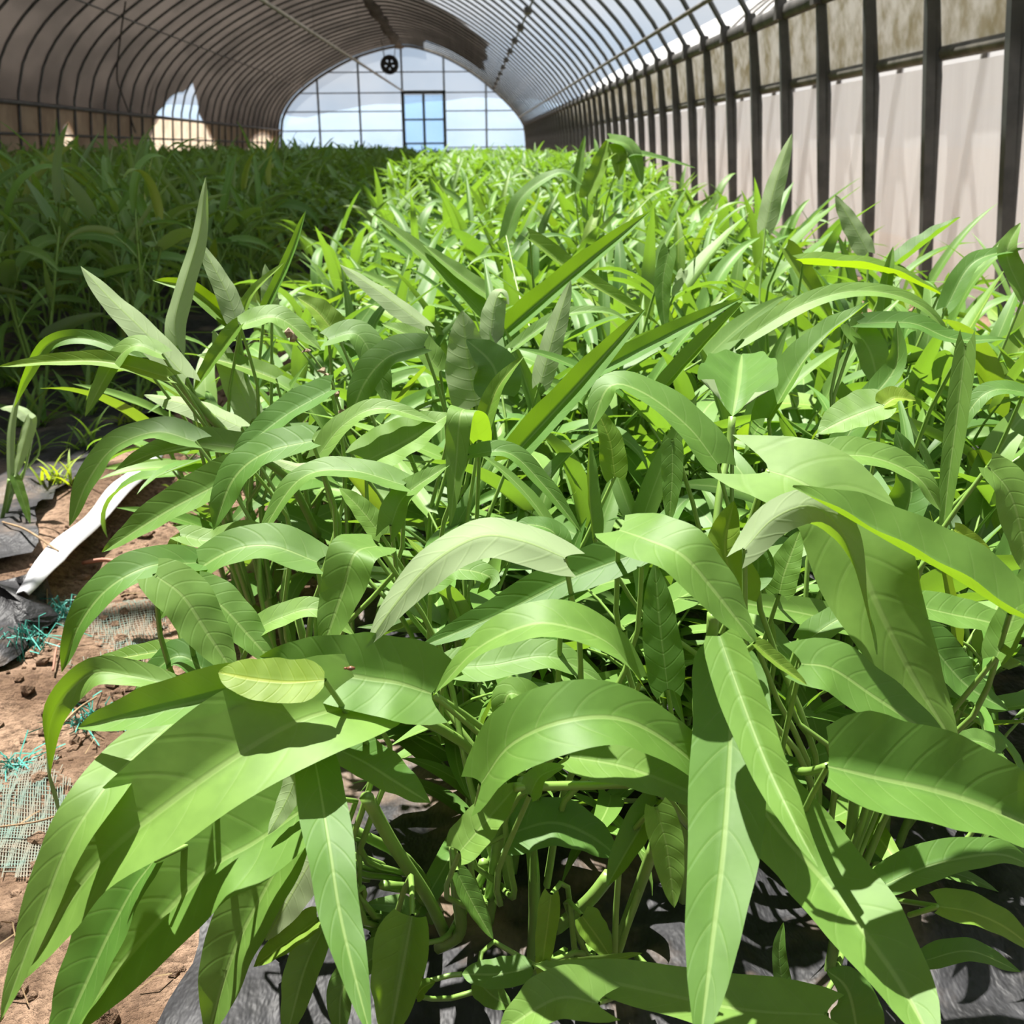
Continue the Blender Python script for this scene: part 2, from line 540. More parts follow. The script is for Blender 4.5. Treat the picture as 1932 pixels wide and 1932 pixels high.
V, Fc = [], []
n1, n2 = 5, 46
for y in ysf:
    lo, hi = hole_at(y)
    eu_y = float(np.interp(y, ey, eu)) + 0.004 * math.sin(y * 1.7)
    row = [0.0 + lo * j / (n1 - 1) for j in range(n1)] + [hi + (eu_y - hi) * j / (n2 - 1) for j in range(n2)]
    for u in row:
        sag = 0.045 + 0.012 * math.sin(y * 9.5) * (0.4 + 0.6 * math.sin(u * 20))
        x, z = prof(u, sag)
        V.append((x, y, z))
n = n1 + n2
for i in range(len(ysf) - 1):
    for j in range(n - 1):
        if j == n1 - 1: continue
        Fc.append((i * n + j, (i + 1) * n + j, (i + 1) * n + j + 1, i * n + j + 1))
cloth = mk('shade_cloth', V, Fc, MAT['cloth'])
tag(cloth, 'brown shade cloth laid over the left side and ridge of the tunnel', 'shade cloth')
# the bunched fold of cloth along the ridge
MAT['fold'] = plain('bunched_cloth', (0.035, 0.03, 0.027), (0.07, 0.06, 0.052), 6, 0.9)
ry = np.linspace(13.0, YEND - 0.2, 90)
v, f = tube([(XC + 0.02 * math.sin(y * 2.1), y, prof(0.5)[1] - 0.05 + 0.02 * math.sin(y * 3.3)) for y in ry],
            [0.085 + 0.02 * math.sin(y * 4.7) for y in ry], 8, True, (1.5, 0.6))
mk('ridge_fold', v, f, MAT['fold'], cloth)

# ------------------------------------------------------------------ end wall
us = np.linspace(0.0, 1.0, 70)
pts = [(*prof(u), 0) for u in us]
V = [(XC, YEND, 0.6)] + [(p[0], YEND, p[1]) for p in pts]
wall_back = tag(mk('wall_back', V, [(0, i, i + 1) for i in range(1, len(us))], MAT['end_film'], smooth=False),
                'bright end wall of translucent film on a grey steel grid', None, None, 'structure')
def zroof(x):
    z = np.interp(x, PROF[:, 0], PROF[:, 1])
    return float(z)
def end_x(px): return on_plane(px, 250, 1, YEND)[0]
def end_z(py, px=760): return on_plane(px, py, 1, YEND)[2]
MAT['gridbar'] = plain('grey_grid_bar', (0.10, 0.11, 0.12), (0.16, 0.17, 0.18), 8, 0.55, metal=0.2)
xd0, xd1 = end_x(762), end_x(840)
zdoor = end_z(176)
for px in (604, 681, 762, 840, 918):
    x = end_x(px)
    m = MB(); zt = zroof(x); m.box((x, YEND - 0.03, zt / 2), (0.055, 0.04, zt)); m.build('mullion', MAT['gridbar'], wall_back)
for py in (136, 175, 210, 246, 279):
    z = end_z(py)
    xs = PROF[:, 0][PROF[:, 1] >= z]
    x0, x1 = xs.min(), xs.max()
    segs = [(x0, x1)] if z > zdoor + 0.03 else [(x0, xd0), (xd1, x1)]
    for a, b in segs:
        m = MB(); m.box(((a + b) / 2, YEND - 0.025, z), (b - a, 0.03, 0.032)); m.build('cross_rail', MAT['gridbar'], wall_back)
v, f = tube([(x, YEND - 0.02, z) for x, z in (prof(u, -0.03) for u in np.linspace(0.0, 1, 60))], 0.04, 6)
mk('end_arch', v, f, MAT['rail'], wall_back)
# sliding door
door = tag(empty('door_1', (xd0, YEND - 0.06, 0)), 'double sliding door of film panes in a dark steel frame in the end wall', None, None, 'structure')
def dbox(name, x0, x1, z0, z1, mat, th=0.05, y=0.0):
    m = MB(); m.box(((x0 + x1) / 2 - xd0, y, (z0 + z1) / 2), (x1 - x0, th, z1 - z0)); return m.build(name, mat, door)
MAT['doorbar'] = plain('dark_door_bar', (0.05, 0.055, 0.06), (0.08, 0.085, 0.09), 8, 0.55, metal=0.2)
MAT['blue_film'] = film('door_pane_film', 0.86, (0.55, 0.72, 0.88), (0.65, 0.78, 0.9), 0.8, tcol=(0.75, 0.88, 1.0))
xm = (xd0 + xd1) / 2
dbox('door_post', xd0 - .04, xd0 + .05, 0, zdoor + .05, MAT['doorbar'])
dbox('door_post', xd1 - .05, xd1 + .04, 0, zdoor + .05, MAT['doorbar'])
dbox('door_head', xd0 - .04, xd1 + .04, zdoor - .03, zdoor + .07, MAT['doorbar'])
dbox('door_stile', xm - .035, xm + .035, 0, zdoor - .03, MAT['doorbar'], 0.04)
zb = [0.0, end_z(271), end_z(226), zdoor - .03]
for k in range(3):
    for (a, b) in ((xd0 + .05, xm - .035), (xm + .035, xd1 - .05)):
        dbox('pane', a, b, zb[k] + .02, zb[k + 1] - .02, MAT['blue_film'], 0.004, 0.01)
        if k: dbox('door_rail', a, b, zb[k] - .021, zb[k] + .025, MAT['doorbar'], 0.035)

# ------------------------------------------------------------------ fan under the ridge
fx, fz = on_plane(735, 122, 1, 31.5)[0], on_plane(735, 122, 1, 31.5)[2]
fan = tag(empty('circulation_fan', (fx, 31.5, fz)), 'small round black circulation fan hanging below the ridge near the end wall', 'fan')
MAT['black'] = plain('black_plastic', (0.012, 0.012, 0.013), (0.025, 0.025, 0.027), 12, 0.5)
R_ = 0.19
v, f = tube([(R_ * math.cos(a), 0, R_ * math.sin(a)) for a in np.linspace(0, 2 * math.pi, 33)], 0.022, 6, False, (1, 3))
mk('fan_housing', v, f, MAT['black'], fan)
v, f = tube([(0, -0.06, 0), (0, 0.10, 0)], 0.055, 12); mk('motor_hub', v, f, MAT['black'], fan)
for k in range(5):
    a = 2 * math.pi * k / 5 + 0.3
    V = []
    for r, hw_, tw in ((0.04, 0.03, 0.03), (0.10, 0.05, 0.025), (0.165, 0.055, 0.015)):
        for s in (-1, 1):
            for t_ in (0, 0.006):
                V.append((r * math.cos(a) - s * hw_ * math.sin(a), s * tw + t_, r * math.sin(a) + s * hw_ * math.cos(a)))
    Fc = []
    for i in (0, 4):
        Fc += [(i, i + 2, i + 6, i + 4), (i + 1, i + 5, i + 7, i + 3), (i, i + 4, i + 5, i + 1), (i + 2, i + 3, i + 7, i + 6)]
    Fc += [(0, 1, 3, 2), (8, 10, 11, 9)]
    mk('blade', V, Fc, MAT['black'], fan, False)
for r in (0.07, 0.13):
    v, f = tube([(r * math.cos(a), -0.075, r * math.sin(a)) for a in np.linspace(0, 2 * math.pi, 25)], 0.004, 4, False); mk('guard_ring', v, f, MAT['black'], fan)
for k in range(4):
    a = math.pi / 4 * k
    v, f = tube([(-R_ * math.cos(a), -0.07, -R_ * math.sin(a)), (R_ * math.cos(a), -0.07, R_ * math.sin(a))], 0.004, 4); mk('guard_bar', v, f, MAT['black'], fan)
for s in (-1, 1):
    top = zroof(fx + s * 0.2) - fz
    v, f = tube([(s * 0.13, 0, 0.14), (s * 0.2, 0, top)], 0.012, 6); mk('hanger', v, f, MAT['rail'], fan)

# ------------------------------------------------------------------ pipes under the roof
zp = 2.14
pA, pB = on_plane(495, 0, 2, zp), on_plane(760, 172, 1, YEND - 0.1)
dirn = (pA - pB) / (pA[1] - pB[1])
pts = [pB + dirn * (y - pB[1]) for y in np.linspace(2.0, YEND - 0.1, 12)]
v, f = tube(pts, 0.024, 8)
pipe = mk('overhead_pipe', v, f, plain('dusty_pipe', (0.30, 0.26, 0.21), (0.22, 0.19, 0.155), 10, 0.6))
tag(pipe, 'dusty tan overhead pipe running down the tunnel to the door head', 'pipe')
for p in pts[1::2]:
    v, f = tube([p, (p[0], p[1], zroof(p[0]) - 0.01)], 0.003, 4)
    mk('hanger_wire', v, f, MAT['dark'], pipe)
br = [ray_arch(*q) for q in [(234, 0), (225, 60), (217, 140), (226, 175), (237, 205), (252, 250)]]
v, f = tube(spline([(prof(u, -0.03)[0], y, prof(u, -0.03)[1]) for u, y in br], 30), 0.012, 6)
brace = tag(mk('brace_pipe', v, f, MAT['dark']), 'thin dark brace pipe bent diagonally across the left hoops', 'brace')
print('brace', [(round(a, 3), round(b, 1)) for a, b in br])

# ------------------------------------------------------------------ ground
def gz(x, y):
    """height of the ground: a sunken path between two low beds"""
    x = np.asarray(x, float); y = np.asarray(y, float)
    path = np.clip((x + 0.70) / 0.08, 0, 1) * np.clip((-0.30 - x) / 0.10, 0, 1)
    return 0.03 - 0.035 * path + 0.022 * fbm(x * 9, y * 9, 11, 4) * (0.25 + 0.75 * path) + 0.02 * fbm(x * 2.5, y * 2.5, 5, 2)
gx = np.concatenate([[-400, -60, -12, -6], np.arange(-5.5, -1.6, 0.25), np.arange(-1.6, 0.5, 0.016), np.arange(0.5, 2.6, 0.15), [6, 12, 60, 400]])
gy = np.concatenate([[-400, -60, -10, -4, -2, -1, -.5], np.arange(0, 3.6, 0.016), np.arange(3.6, 12, 0.3), np.arange(12, 36, 1.5), [45, 80, 150, 700]])
GX, GY = np.meshgrid(gx, gy)
GZ = np.where((np.abs(GX) < 5.6) & (GY > -1) & (GY < 36), gz(GX, GY), 0.0)
nx, ny = len(gx), len(gy)
V = np.stack([GX.ravel(), GY.ravel(), GZ.ravel()], 1)
idx = np.arange(nx * ny).reshape(ny, nx)
Fc = np.stack([idx[:-1, :-1].ravel(), idx[:-1, 1:].ravel(), idx[1:, 1:].ravel(), idx[1:, :-1].ravel()], 1)
def soil_material():
    m, t = newmat('dry_soil')
    o = N(t, 'ShaderNodeOutputMaterial'); p = N(t, 'ShaderNodeBsdfPrincipled')
    a, b = noise(t, 6, 6, 0.6), noise(t, 90, 5, 0.65)
    c = mixc(t, smooth(t, a, 0.38, 0.64), (0.30, 0.20, 0.135), (0.13, 0.08, 0.05))
    c = mixc(t, math_n(t, 'MULTIPLY', smooth(t, b, 0.42, 0.66), 0.7), c, (0.07, 0.042, 0.027))
    setin(t, p, 'Base Color', c); p.inputs['Roughness'].default_value = 0.95
    p.inputs['Specular IOR Level'].default_value = 0.15
    t.links.new(bump(t, b, 0.9, 0.02), p.inputs['Normal'])
    t.links.new(p.outputs[0], o.inputs[0])
    return m
MAT['soil'] = soil_material()
floor = tag(mk('floor', V, Fc.tolist(), MAT['soil']), 'dry brown soil of the tunnel floor and the path between the beds', None, None, 'structure')

def mulch_material(name, dust, amount):
    m, t = newmat(name)
    o = N(t, 'ShaderNodeOutputMaterial'); p = N(t, 'ShaderNodeBsdfPrincipled')
    a, b = noise(t, 7, 5, 0.6), noise(t, 40, 5, 0.6)
    c = mixc(t, smooth(t, b, 0.3, 0.7), (0.008, 0.008, 0.009), (0.024, 0.024, 0.027))
    c = mixc(t, math_n(t, 'MULTIPLY', smooth(t, a, 0.5, 0.68), amount), c, dust)
    setin(t, p, 'Base Color', c); p.inputs['Roughness'].default_value = 0.55; p.inputs['Specular IOR Level'].default_value = 0.3
    t.links.new(bump(t, noise(t, 25, 4, 0.6, stretch=(1, 0.5, 1)), 0.8, 0.012), p.inputs['Normal'])
    t.links.new(p.outputs[0], o.inputs[0])
    return m
MAT['mulch'] = mulch_material('black_mulch_film', (0.20, 0.14, 0.095), 0.6)
MAT['mulch2'] = mulch_material('dusty_mulch_film', (0.14, 0.105, 0.08), 0.7)
def sheet(name, x0, x1, y0, y1, dx, dy, mat, lift=0.012, seed=1, edge=0.03):
    xs, ys = np.arange(x0, x1 + 1e-6, dx), np.arange(y0, y1 + 1e-6, dy)
    X, Y = np.meshgrid(xs, ys)
    X = X.copy()
    X[:, 0] += edge * fbm(Y[:, 0] * 5, Y[:, 0] * 0 + seed, seed, 4) * 2
    X[:, -1] += edge * fbm(Y[:, 0] * 5, Y[:, 0] * 0 + seed + 3, seed + 5, 4) * 2
    Z = gz(X, Y) + lift + 0.03 * np.abs(fbm(X * 16, Y * 9, seed, 4)) + 0.012 * fbm(X * 5, Y * 3, seed + 9, 2)
    nx, ny = X.shape[1], X.shape[0]
    idx = np.arange(nx * ny).reshape(ny, nx)
    Fc = np.stack([idx[:-1, :-1].ravel(), idx[:-1, 1:].ravel(), idx[1:, 1:].ravel(), idx[1:, :-1].ravel()], 1)
    return mk(name, np.stack([X.ravel(), Y.ravel(), Z.ravel()], 1), Fc.tolist(), mat)
tag(sheet('mulch_film', -0.21, 1.62, 0.28, 3.2, 0.02, 0.02, MAT['mulch'], seed=4), 'wrinkled black mulch film under the sunlit bed of plants', 'mulch film')
tag(sheet('mulch_film', -2.4, -0.70, 1.05, 6.0, 0.03, 0.03, MAT['mulch2'], seed=21), 'dusty black mulch film under the shaded bed left of the path', 'mulch film')

# white plastic strip along the edge of the left film
MAT['white'] = plain('white_plastic', (0.55, 0.55, 0.57), (0.48, 0.48, 0.50), 9, 0.45)
ctr = [on_plane(px, py, 2, 0.045) for px, py in ((300, 845), (255, 895), (215, 935), (165, 990), (105, 1045), (70, 1085), (40, 1128))]
cp = spline(ctr, 40)
wd = np.interp(np.linspace(0, 1, 40), [0, .3, .6, .85, 1], [0.028, 0.030, 0.027, 0.030, 0.012])
V, Fc = [], []
for i in range(40):
    t_ = cp[min(i + 1, 39)] - cp[max(i - 1, 0)]; t_ /= np.linalg.norm(t_)
    sd_ = np.array([t_[1], -t_[0], 0])
    for j, s in enumerate((-1, -0.4, 0.4, 1)):
        p = cp[i] + sd_ * s * wd[i] * (1 + 0.06 * math.sin(i * 0.5 + s))
        V.append((p[0], p[1], 0.040 + (0.012, 0.018, 0.014, -0.006)[j] + 0.003 * math.sin(i * 0.45 + j * .5)))
for i in range(39):
    for j in range(3):
        Fc.append((i * 4 + j, i * 4 + j + 1, i * 4 + 5 + j, i * 4 + 4 + j))
ws = mk('plastic_strip', V, Fc, MAT['white'])
ws.modifiers.new('thick', 'SOLIDIFY').thickness = 0.002
tag(ws, 'bright white plastic strip along the edge of the black film by the path', 'plastic strip')
# crumpled lip of black film bulging onto the path
lip = [on_plane(px, py, 2, 0.05) for px, py in ((75, 1075), (45, 1110), (10, 1140), (-60, 1200), (-140, 1300))]
cp = spline(lip, 30)
V, Fc = [], []
for i in range(30):
    for j in range(9):
        a = math.pi * j / 8
        wv = 0.075 * (0.5 + 0.5 * min(1, i / 8)) * (1 + 0.2 * math.sin(i * 0.9 + j))
        V.append((cp[i][0] + wv * math.cos(a) * 1.0 - 0.04, cp[i][1] + 0.02 * math.sin(i + j * 1.7), 0.012 + 0.065 * math.sin(a) * (0.55 + 0.25 * math.sin(i * 0.7 + j))))
for i in range(29):
    for j in range(8):
        Fc.append((i * 9 + j, i * 9 + j + 1, i * 9 + 10 + j, i * 9 + 9 + j))
tag(mk('film_roll', V, Fc, MAT['mulch2']), 'bulging rolled lip of black film at the left picture edge', 'film roll')

# teal netting: worn sheet in the soil and frayed tufts
MAT['teal'] = plain('teal_fibre', (0.02, 0.21, 0.165), (0.055, 0.30, 0.25), 60, 0.6)
MAT['faded'] = plain('faded_net_fibre', (0.15, 0.22, 0.185), (0.22, 0.20, 0.155), 25, 0.8)
def net(name, corners, nu, nv, mat, seed, keep, wd):
    r = np.random.default_rng(seed)
    c = [on_plane(px, py, 2, 0.0) for px, py in corners]
    def at(u, v): return (c[0] * (1 - u) + c[1] * u) * (1 - v) + (c[3] * (1 - u) + c[2] * u) * v
    m = MB()
    for k in range(nu + nv):
        along = k < nu
        a = (k + 0.5) / nu if along else (k - nu + 0.5) / nv
        st = 22
        prev = None
        for i in range(st + 1):
            u, v = (a, i / st) if along else (i / st, a)
            p = at(u + 0.008 * math.sin(i * 1.1 + k), v)
            p = np.array([p[0], p[1], float(gz(p[0], p[1])) + 0.004])
            if prev is not None and fbm(p[0] * 9, p[1] * 9, seed, 3) + 0.3 * r.random() - 0.4 * max(abs(2 * u - 1), abs(2 * v - 1)) ** 2 > keep:
                d = p - prev; d /= np.linalg.norm(d) + 1e-9; sdv = np.array([-d[1], d[0], 0]) * wd
                m.add([prev - sdv, prev + sdv, p + sdv, p - sdv, prev + (0, 0, wd), p + (0, 0, wd)],
                      [(0, 4, 5, 3), (4, 1, 2, 5)])
            prev = p
    return m.build(name, mat)
tag(net('ground_net', [(-40, 1330), (170, 1330), (130, 1660), (-120, 1640)], 60, 60, MAT['faded'], 3, 0.08, 0.0005), 'faded green netting trodden into the soil at lower left', 'netting', kind='stuff')
tag(net('ground_net', [(40, 1120), (300, 1090), (330, 1240), (-20, 1280)], 60, 50, MAT['faded'], 8, 0.08, 0.0005), 'faded green netting showing through soil beside the frayed teal tufts', 'netting', kind='stuff')
def tuft(px, py, n, spread, hgt, seed, label):
    r = np.random.default_rng(seed)
    c = on_plane(px, py, 2, 0.005); c[2] = float(gz(c[0], c[1]))
    m = MB()
    for k in range(n):
        a = r.uniform(0, 2 * math.pi); q = r.uniform(0, spread)
        p0 = c + np.array([math.cos(a) * q, math.sin(a) * q * 0.7, 0.0]); p0[2] = float(gz(p0[0], p0[1]))
        d = r.normal(0, 1, 3) * np.array([1, 1, 0.3]) * 0.022
        p1 = p0 + d * 0.5 + np.array([0, 0, hgt * r.uniform(0.2, 1)])
        p2 = p0 + d * 1.3 + np.array([0, 0, hgt * r.uniform(0, 0.6)])
        m.tube([p0, p1, p2], 0.0008, 3, False)
    return tag(m.build('netting_tuft', MAT['teal']), label, 'netting tuft', 'frayed teal netting tufts on the path', 'stuff')
tuft(95, 1160, 90, 0.035, 0.03, 1, 'frayed teal netting tuft just below the rolled black film')
tuft(30, 1225, 110, 0.045, 0.035, 2, 'frayed teal netting tuft at the left picture edge')
tuft(405, 870, 60, 0.04, 0.02, 3, 'frayed teal netting tuft at the far end of the path')
tuft(165, 1330, 50, 0.03, 0.02, 4, 'small teal netting tuft under the curled pale leaf')
tuft(15, 1420, 26, 0.018, 0.014, 6, 'tiny teal netting tuft low at the left edge')

# soil clods and straw litter
ico = []
ph = (1 + 5 ** .5) / 2
IV = np.array([(-1, ph, 0), (1, ph, 0), (-1, -ph, 0), (1, -ph, 0), (0, -1, ph), (0, 1, ph), (0, -1, -ph), (0, 1, -ph), (ph, 0, -1), (ph, 0, 1), (-ph, 0, -1), (-ph, 0, 1)]) / 1.9
IF = [(0, 11, 5), (0, 5, 1), (0, 1, 7), (0, 7, 10), (0, 10, 11), (1, 5, 9), (5, 11, 4), (11, 10, 2), (10, 7, 6), (7, 1, 8), (3, 9, 4), (3, 4, 2), (3, 2, 6), (3, 6, 8), (3, 8, 9), (4, 9, 5), (2, 4, 11), (6, 2, 10), (8, 6, 7), (9, 8, 1)]
m = MB()
r = np.random.default_rng(5)
for k in range(1500):
    x, y = r.uniform(-0.68, -0.2), r.uniform(0.45, 3.0)
    s = 0.003 + 0.008 * r.random() ** 3
    m.add(IV * s * r.uniform(0.7, 1.3, (12, 3)) * np.array([1, 1, 0.7]) + np.array([x, y, float(gz(x, y)) + s * 0.3]), IF)
tag(m.build('soil_clods', MAT['soil']), 'loose crumbs and small clods of soil scattered over the path', 'soil', kind='stuff')
MAT['straw'] = plain('dry_straw', (0.30, 0.21, 0.11), (0.18, 0.115, 0.06), 30, 0.8)
MAT['redroot'] = plain('reddish_root', (0.33, 0.14, 0.09), (0.25, 0.11, 0.07), 30, 0.7)
m = MB()
for k in range(240):
    x, y = r.uniform(-0.72, -0.15), r.uniform(0.5, 2.8)
    a, l = r.uniform(0, math.pi), r.uniform(0.01, 0.05)
    z = float(gz(x, y)) + 0.004
    m.tube([(x, y, z), (x + math.cos(a) * l * .5, y + math.sin(a) * l * .5, z + 0.004 + 0.004 * r.random()), (x + math.cos(a + .3) * l, y + math.sin(a + .3) * l, z)], 0.0007, 3, False)
tag(m.build('straw_litter', MAT['straw']), 'short bits of dry straw littering the path', 'straw', kind='stuff')
def dry_stem(pts, r_, label, mat='straw'):
    q = []
    for px, py, h in pts:
        p = on_plane(px, py, 2, 0.0 + h); q.append(p)
    v, f = tube(spline(q, 12), r_, 5)
    tag(mk('dry_stem', v, f, MAT[mat]), label, 'dry stem')
dry_stem([(84, 1020, .05), (87, 1075, .03), (90, 1158, .012)], 0.0013, 'dry straw stalk leaning against the end of the white strip')
dry_stem([(5, 985, .06), (50, 1000, .065), (110, 1040, .06)], 0.0018, 'tan straw stalk lying across the black film edge')
dry_stem([(155, 1062, .012), (200, 1056, .016), (250, 1070, .010)], 0.0035, 'pinkish bare root lying on the soil right of the white strip', 'redroot')
dry_stem([(118, 1365, .008), (150, 1335, .012), (182, 1315, .010)], 0.0012, 'thin tan stalk on the soil under the long pointed leaf')
dry_stem([(0, 1560, .008), (70, 1550, .012), (130, 1532, .008)], 0.001, 'long thin dry stalk lying across the lower left soil')
dry_stem([(100, 1265, .010), (106, 1225, .014), (112, 1215, .010)], 0.0014, 'short reddish twig standing in the soil below the teal tufts', 'redroot')

# ------------------------------------------------------------------ hills beyond the end wall
hx = np.linspace(-260, 300, 90)
V, Fc = [], []
for k, x in enumerate(hx):
    h = 9 + 14 * (0.5 + fbm(np.array([x * 0.014]), np.array([0.3]), 2, 4)[0]) + 7 * math.exp(-((x - 25) / 45) ** 2)
    V += [(x, 420, -1), (x, 470, h * 0.7), (x, 520, h), (x, 640, -1)]
for k in range(89):
    for j in range(3): Fc.append((k * 4 + j, k * 4 + 4 + j, k * 4 + 5 + j, k * 4 + 1 + j))
tag(mk('hill', V, Fc, plain('haze_blue_hill', (0.075, 0.125, 0.19), (0.095, 0.145, 0.20), 0.02, 0.9)), 'low haze-blue hills on the horizon behind the end wall', None, None, 'structure')  # the blue of distance haze is put into the hills' own colour

# ------------------------------------------------------------------ the next tunnel, dimly seen through the right wall
NX = 1.83 + 1.1 + (1.83 - XC)     # centre line so that its near wall stands about 1.1 m from ours
gh = tag(empty('greenhouse', (NX, 0, 0)), 'neighbouring film tunnel seen dimly through the right wall', 'greenhouse')
nus = np.linspace(0.0, 0.62, 30)
V, Fc = [], []
nys = np.linspace(-4, 36, 14)
for y in nys:
    for u in nus:
        x, z = prof(u, 0.02); V.append((x - XC, y, z))
for i in range(13):
    for j in range(29): Fc.append((i * 30 + j, (i + 1) * 30 + j, (i + 1) * 30 + j + 1, i * 30 + j + 1))
MAT['next_film'] = film('next_tunnel_film', 0.15, (0.66, 0.66, 0.66), (0.60, 0.60, 0.60), 1.0, refl=0.6)
mk('film', V, Fc, MAT['next_film'], gh)
v, f = tube([(prof(u, 0.035)[0] - XC, 0, prof(u, 0.035)[1]) for u in nus], 0.02, 5)
nm = None
for y in np.arange(0.2, 16, 0.66):
    if nm is None:
        o = mk('hoop', v, f, MAT['rail'], gh); nm = o.data
    else:
        o = bpy.data.objects.new('hoop', nm); COL.objects.link(o); o.parent = gh
    o.location = (0, y, 0)

# ------------------------------------------------------------------ leaves
TP = [0, .04, .10, .18, .30, .45, .60, .75, .87, .95, 1.0]
WP = [.62, .86, .97, 1.0, .96, .86, .70, .49, .28, .12, .012]
WF = [.60, .84, .96, 1.0, .985, .93, .82, .64, .42, .20, .012]      # fuller blade
WO = [.35, .62, .82, .95, 1.0, 1.0, .95, .82, .62, .36, .02]
def leaf_grid(P, Nh, hw, ns, nc, fold=0.3, lobe=0.07, oval=False, ripple=0.0, seed=0, curl=0.0, twist=0.0, full=False):
    """blade along the midrib points P (dense), normal hints Nh, half width hw -> verts, faces, uv"""
    P = np.asarray(P); k = len(P)
    T = np.gradient(P, axis=0); T /= np.linalg.norm(T, axis=1)[:, None]
    L = np.linalg.norm(np.diff(P, axis=0), axis=1).sum()
    V, UV = [], []
    prof_w = WO if oval else (WF if full else WP)
    vv = np.linspace(-1, 1, nc + 1)
    ph_ = seed * 1.7
    for i in range(k):
        t = i / (k - 1)
        n = Nh[i] - T[i] * (Nh[i] @ T[i]); n /= np.linalg.norm(n) + 1e-9
        b = np.cross(T[i], n)
        if twist:
            a = twist * t
            b, n = b * math.cos(a) + n * math.sin(a), n * math.cos(a) - b * math.sin(a)
        w_ = hw * np.interp(t, TP, prof_w)
        for v_ in vv:
            av = abs(v_)
            wl = w_ * (1 + ripple * 0.35 * math.sin(t * 17 + ph_ + (2 if v_ > 0 else 0)))
            back = lobe * L * av ** 1.6 * math.exp(-t / 0.07)
            p = P[i] - T[i] * back + b * v_ * wl * math.cos(fold) + n * (av * wl * math.sin(fold) - curl * w_ * av * av)
            p = p + n * ripple * hw * av * 0.5 * math.sin(t * 23 + ph_ * 2 + (1.5 if v_ > 0 else 0))
            V.append(p); UV.append((t, v_ * 0.5 + 0.5))
    m_ = nc + 1
    Fc = []
    for i in range(k - 1):
        for j in range(nc):
            Fc.append((i * m_ + j, i * m_ + j + 1, (i + 1) * m_ + j + 1, (i + 1) * m_ + j))
    return np.array(V), Fc, np.array(UV)

DPY = [-50, 250, 280, 330, 400, 500, 600, 700, 800, 900, 1000, 1100, 1200, 1400, 1932, 2100]
DPD = [7, 7, 6, 4.2, 2.6, 1.65, 1.22, .98, .84, .74, .67, .62, .59, .57, .55, .55]
def D(py): return float(np.interp(py, DPY, DPD))

Y_ = (1.45, 1.15, 0.5)          # yellowing leaf
YG = (1.25, 1.1, 0.7)
PALE = (1.12, 1.12, 1.15)
DK = (0.8, 0.85, 0.9)
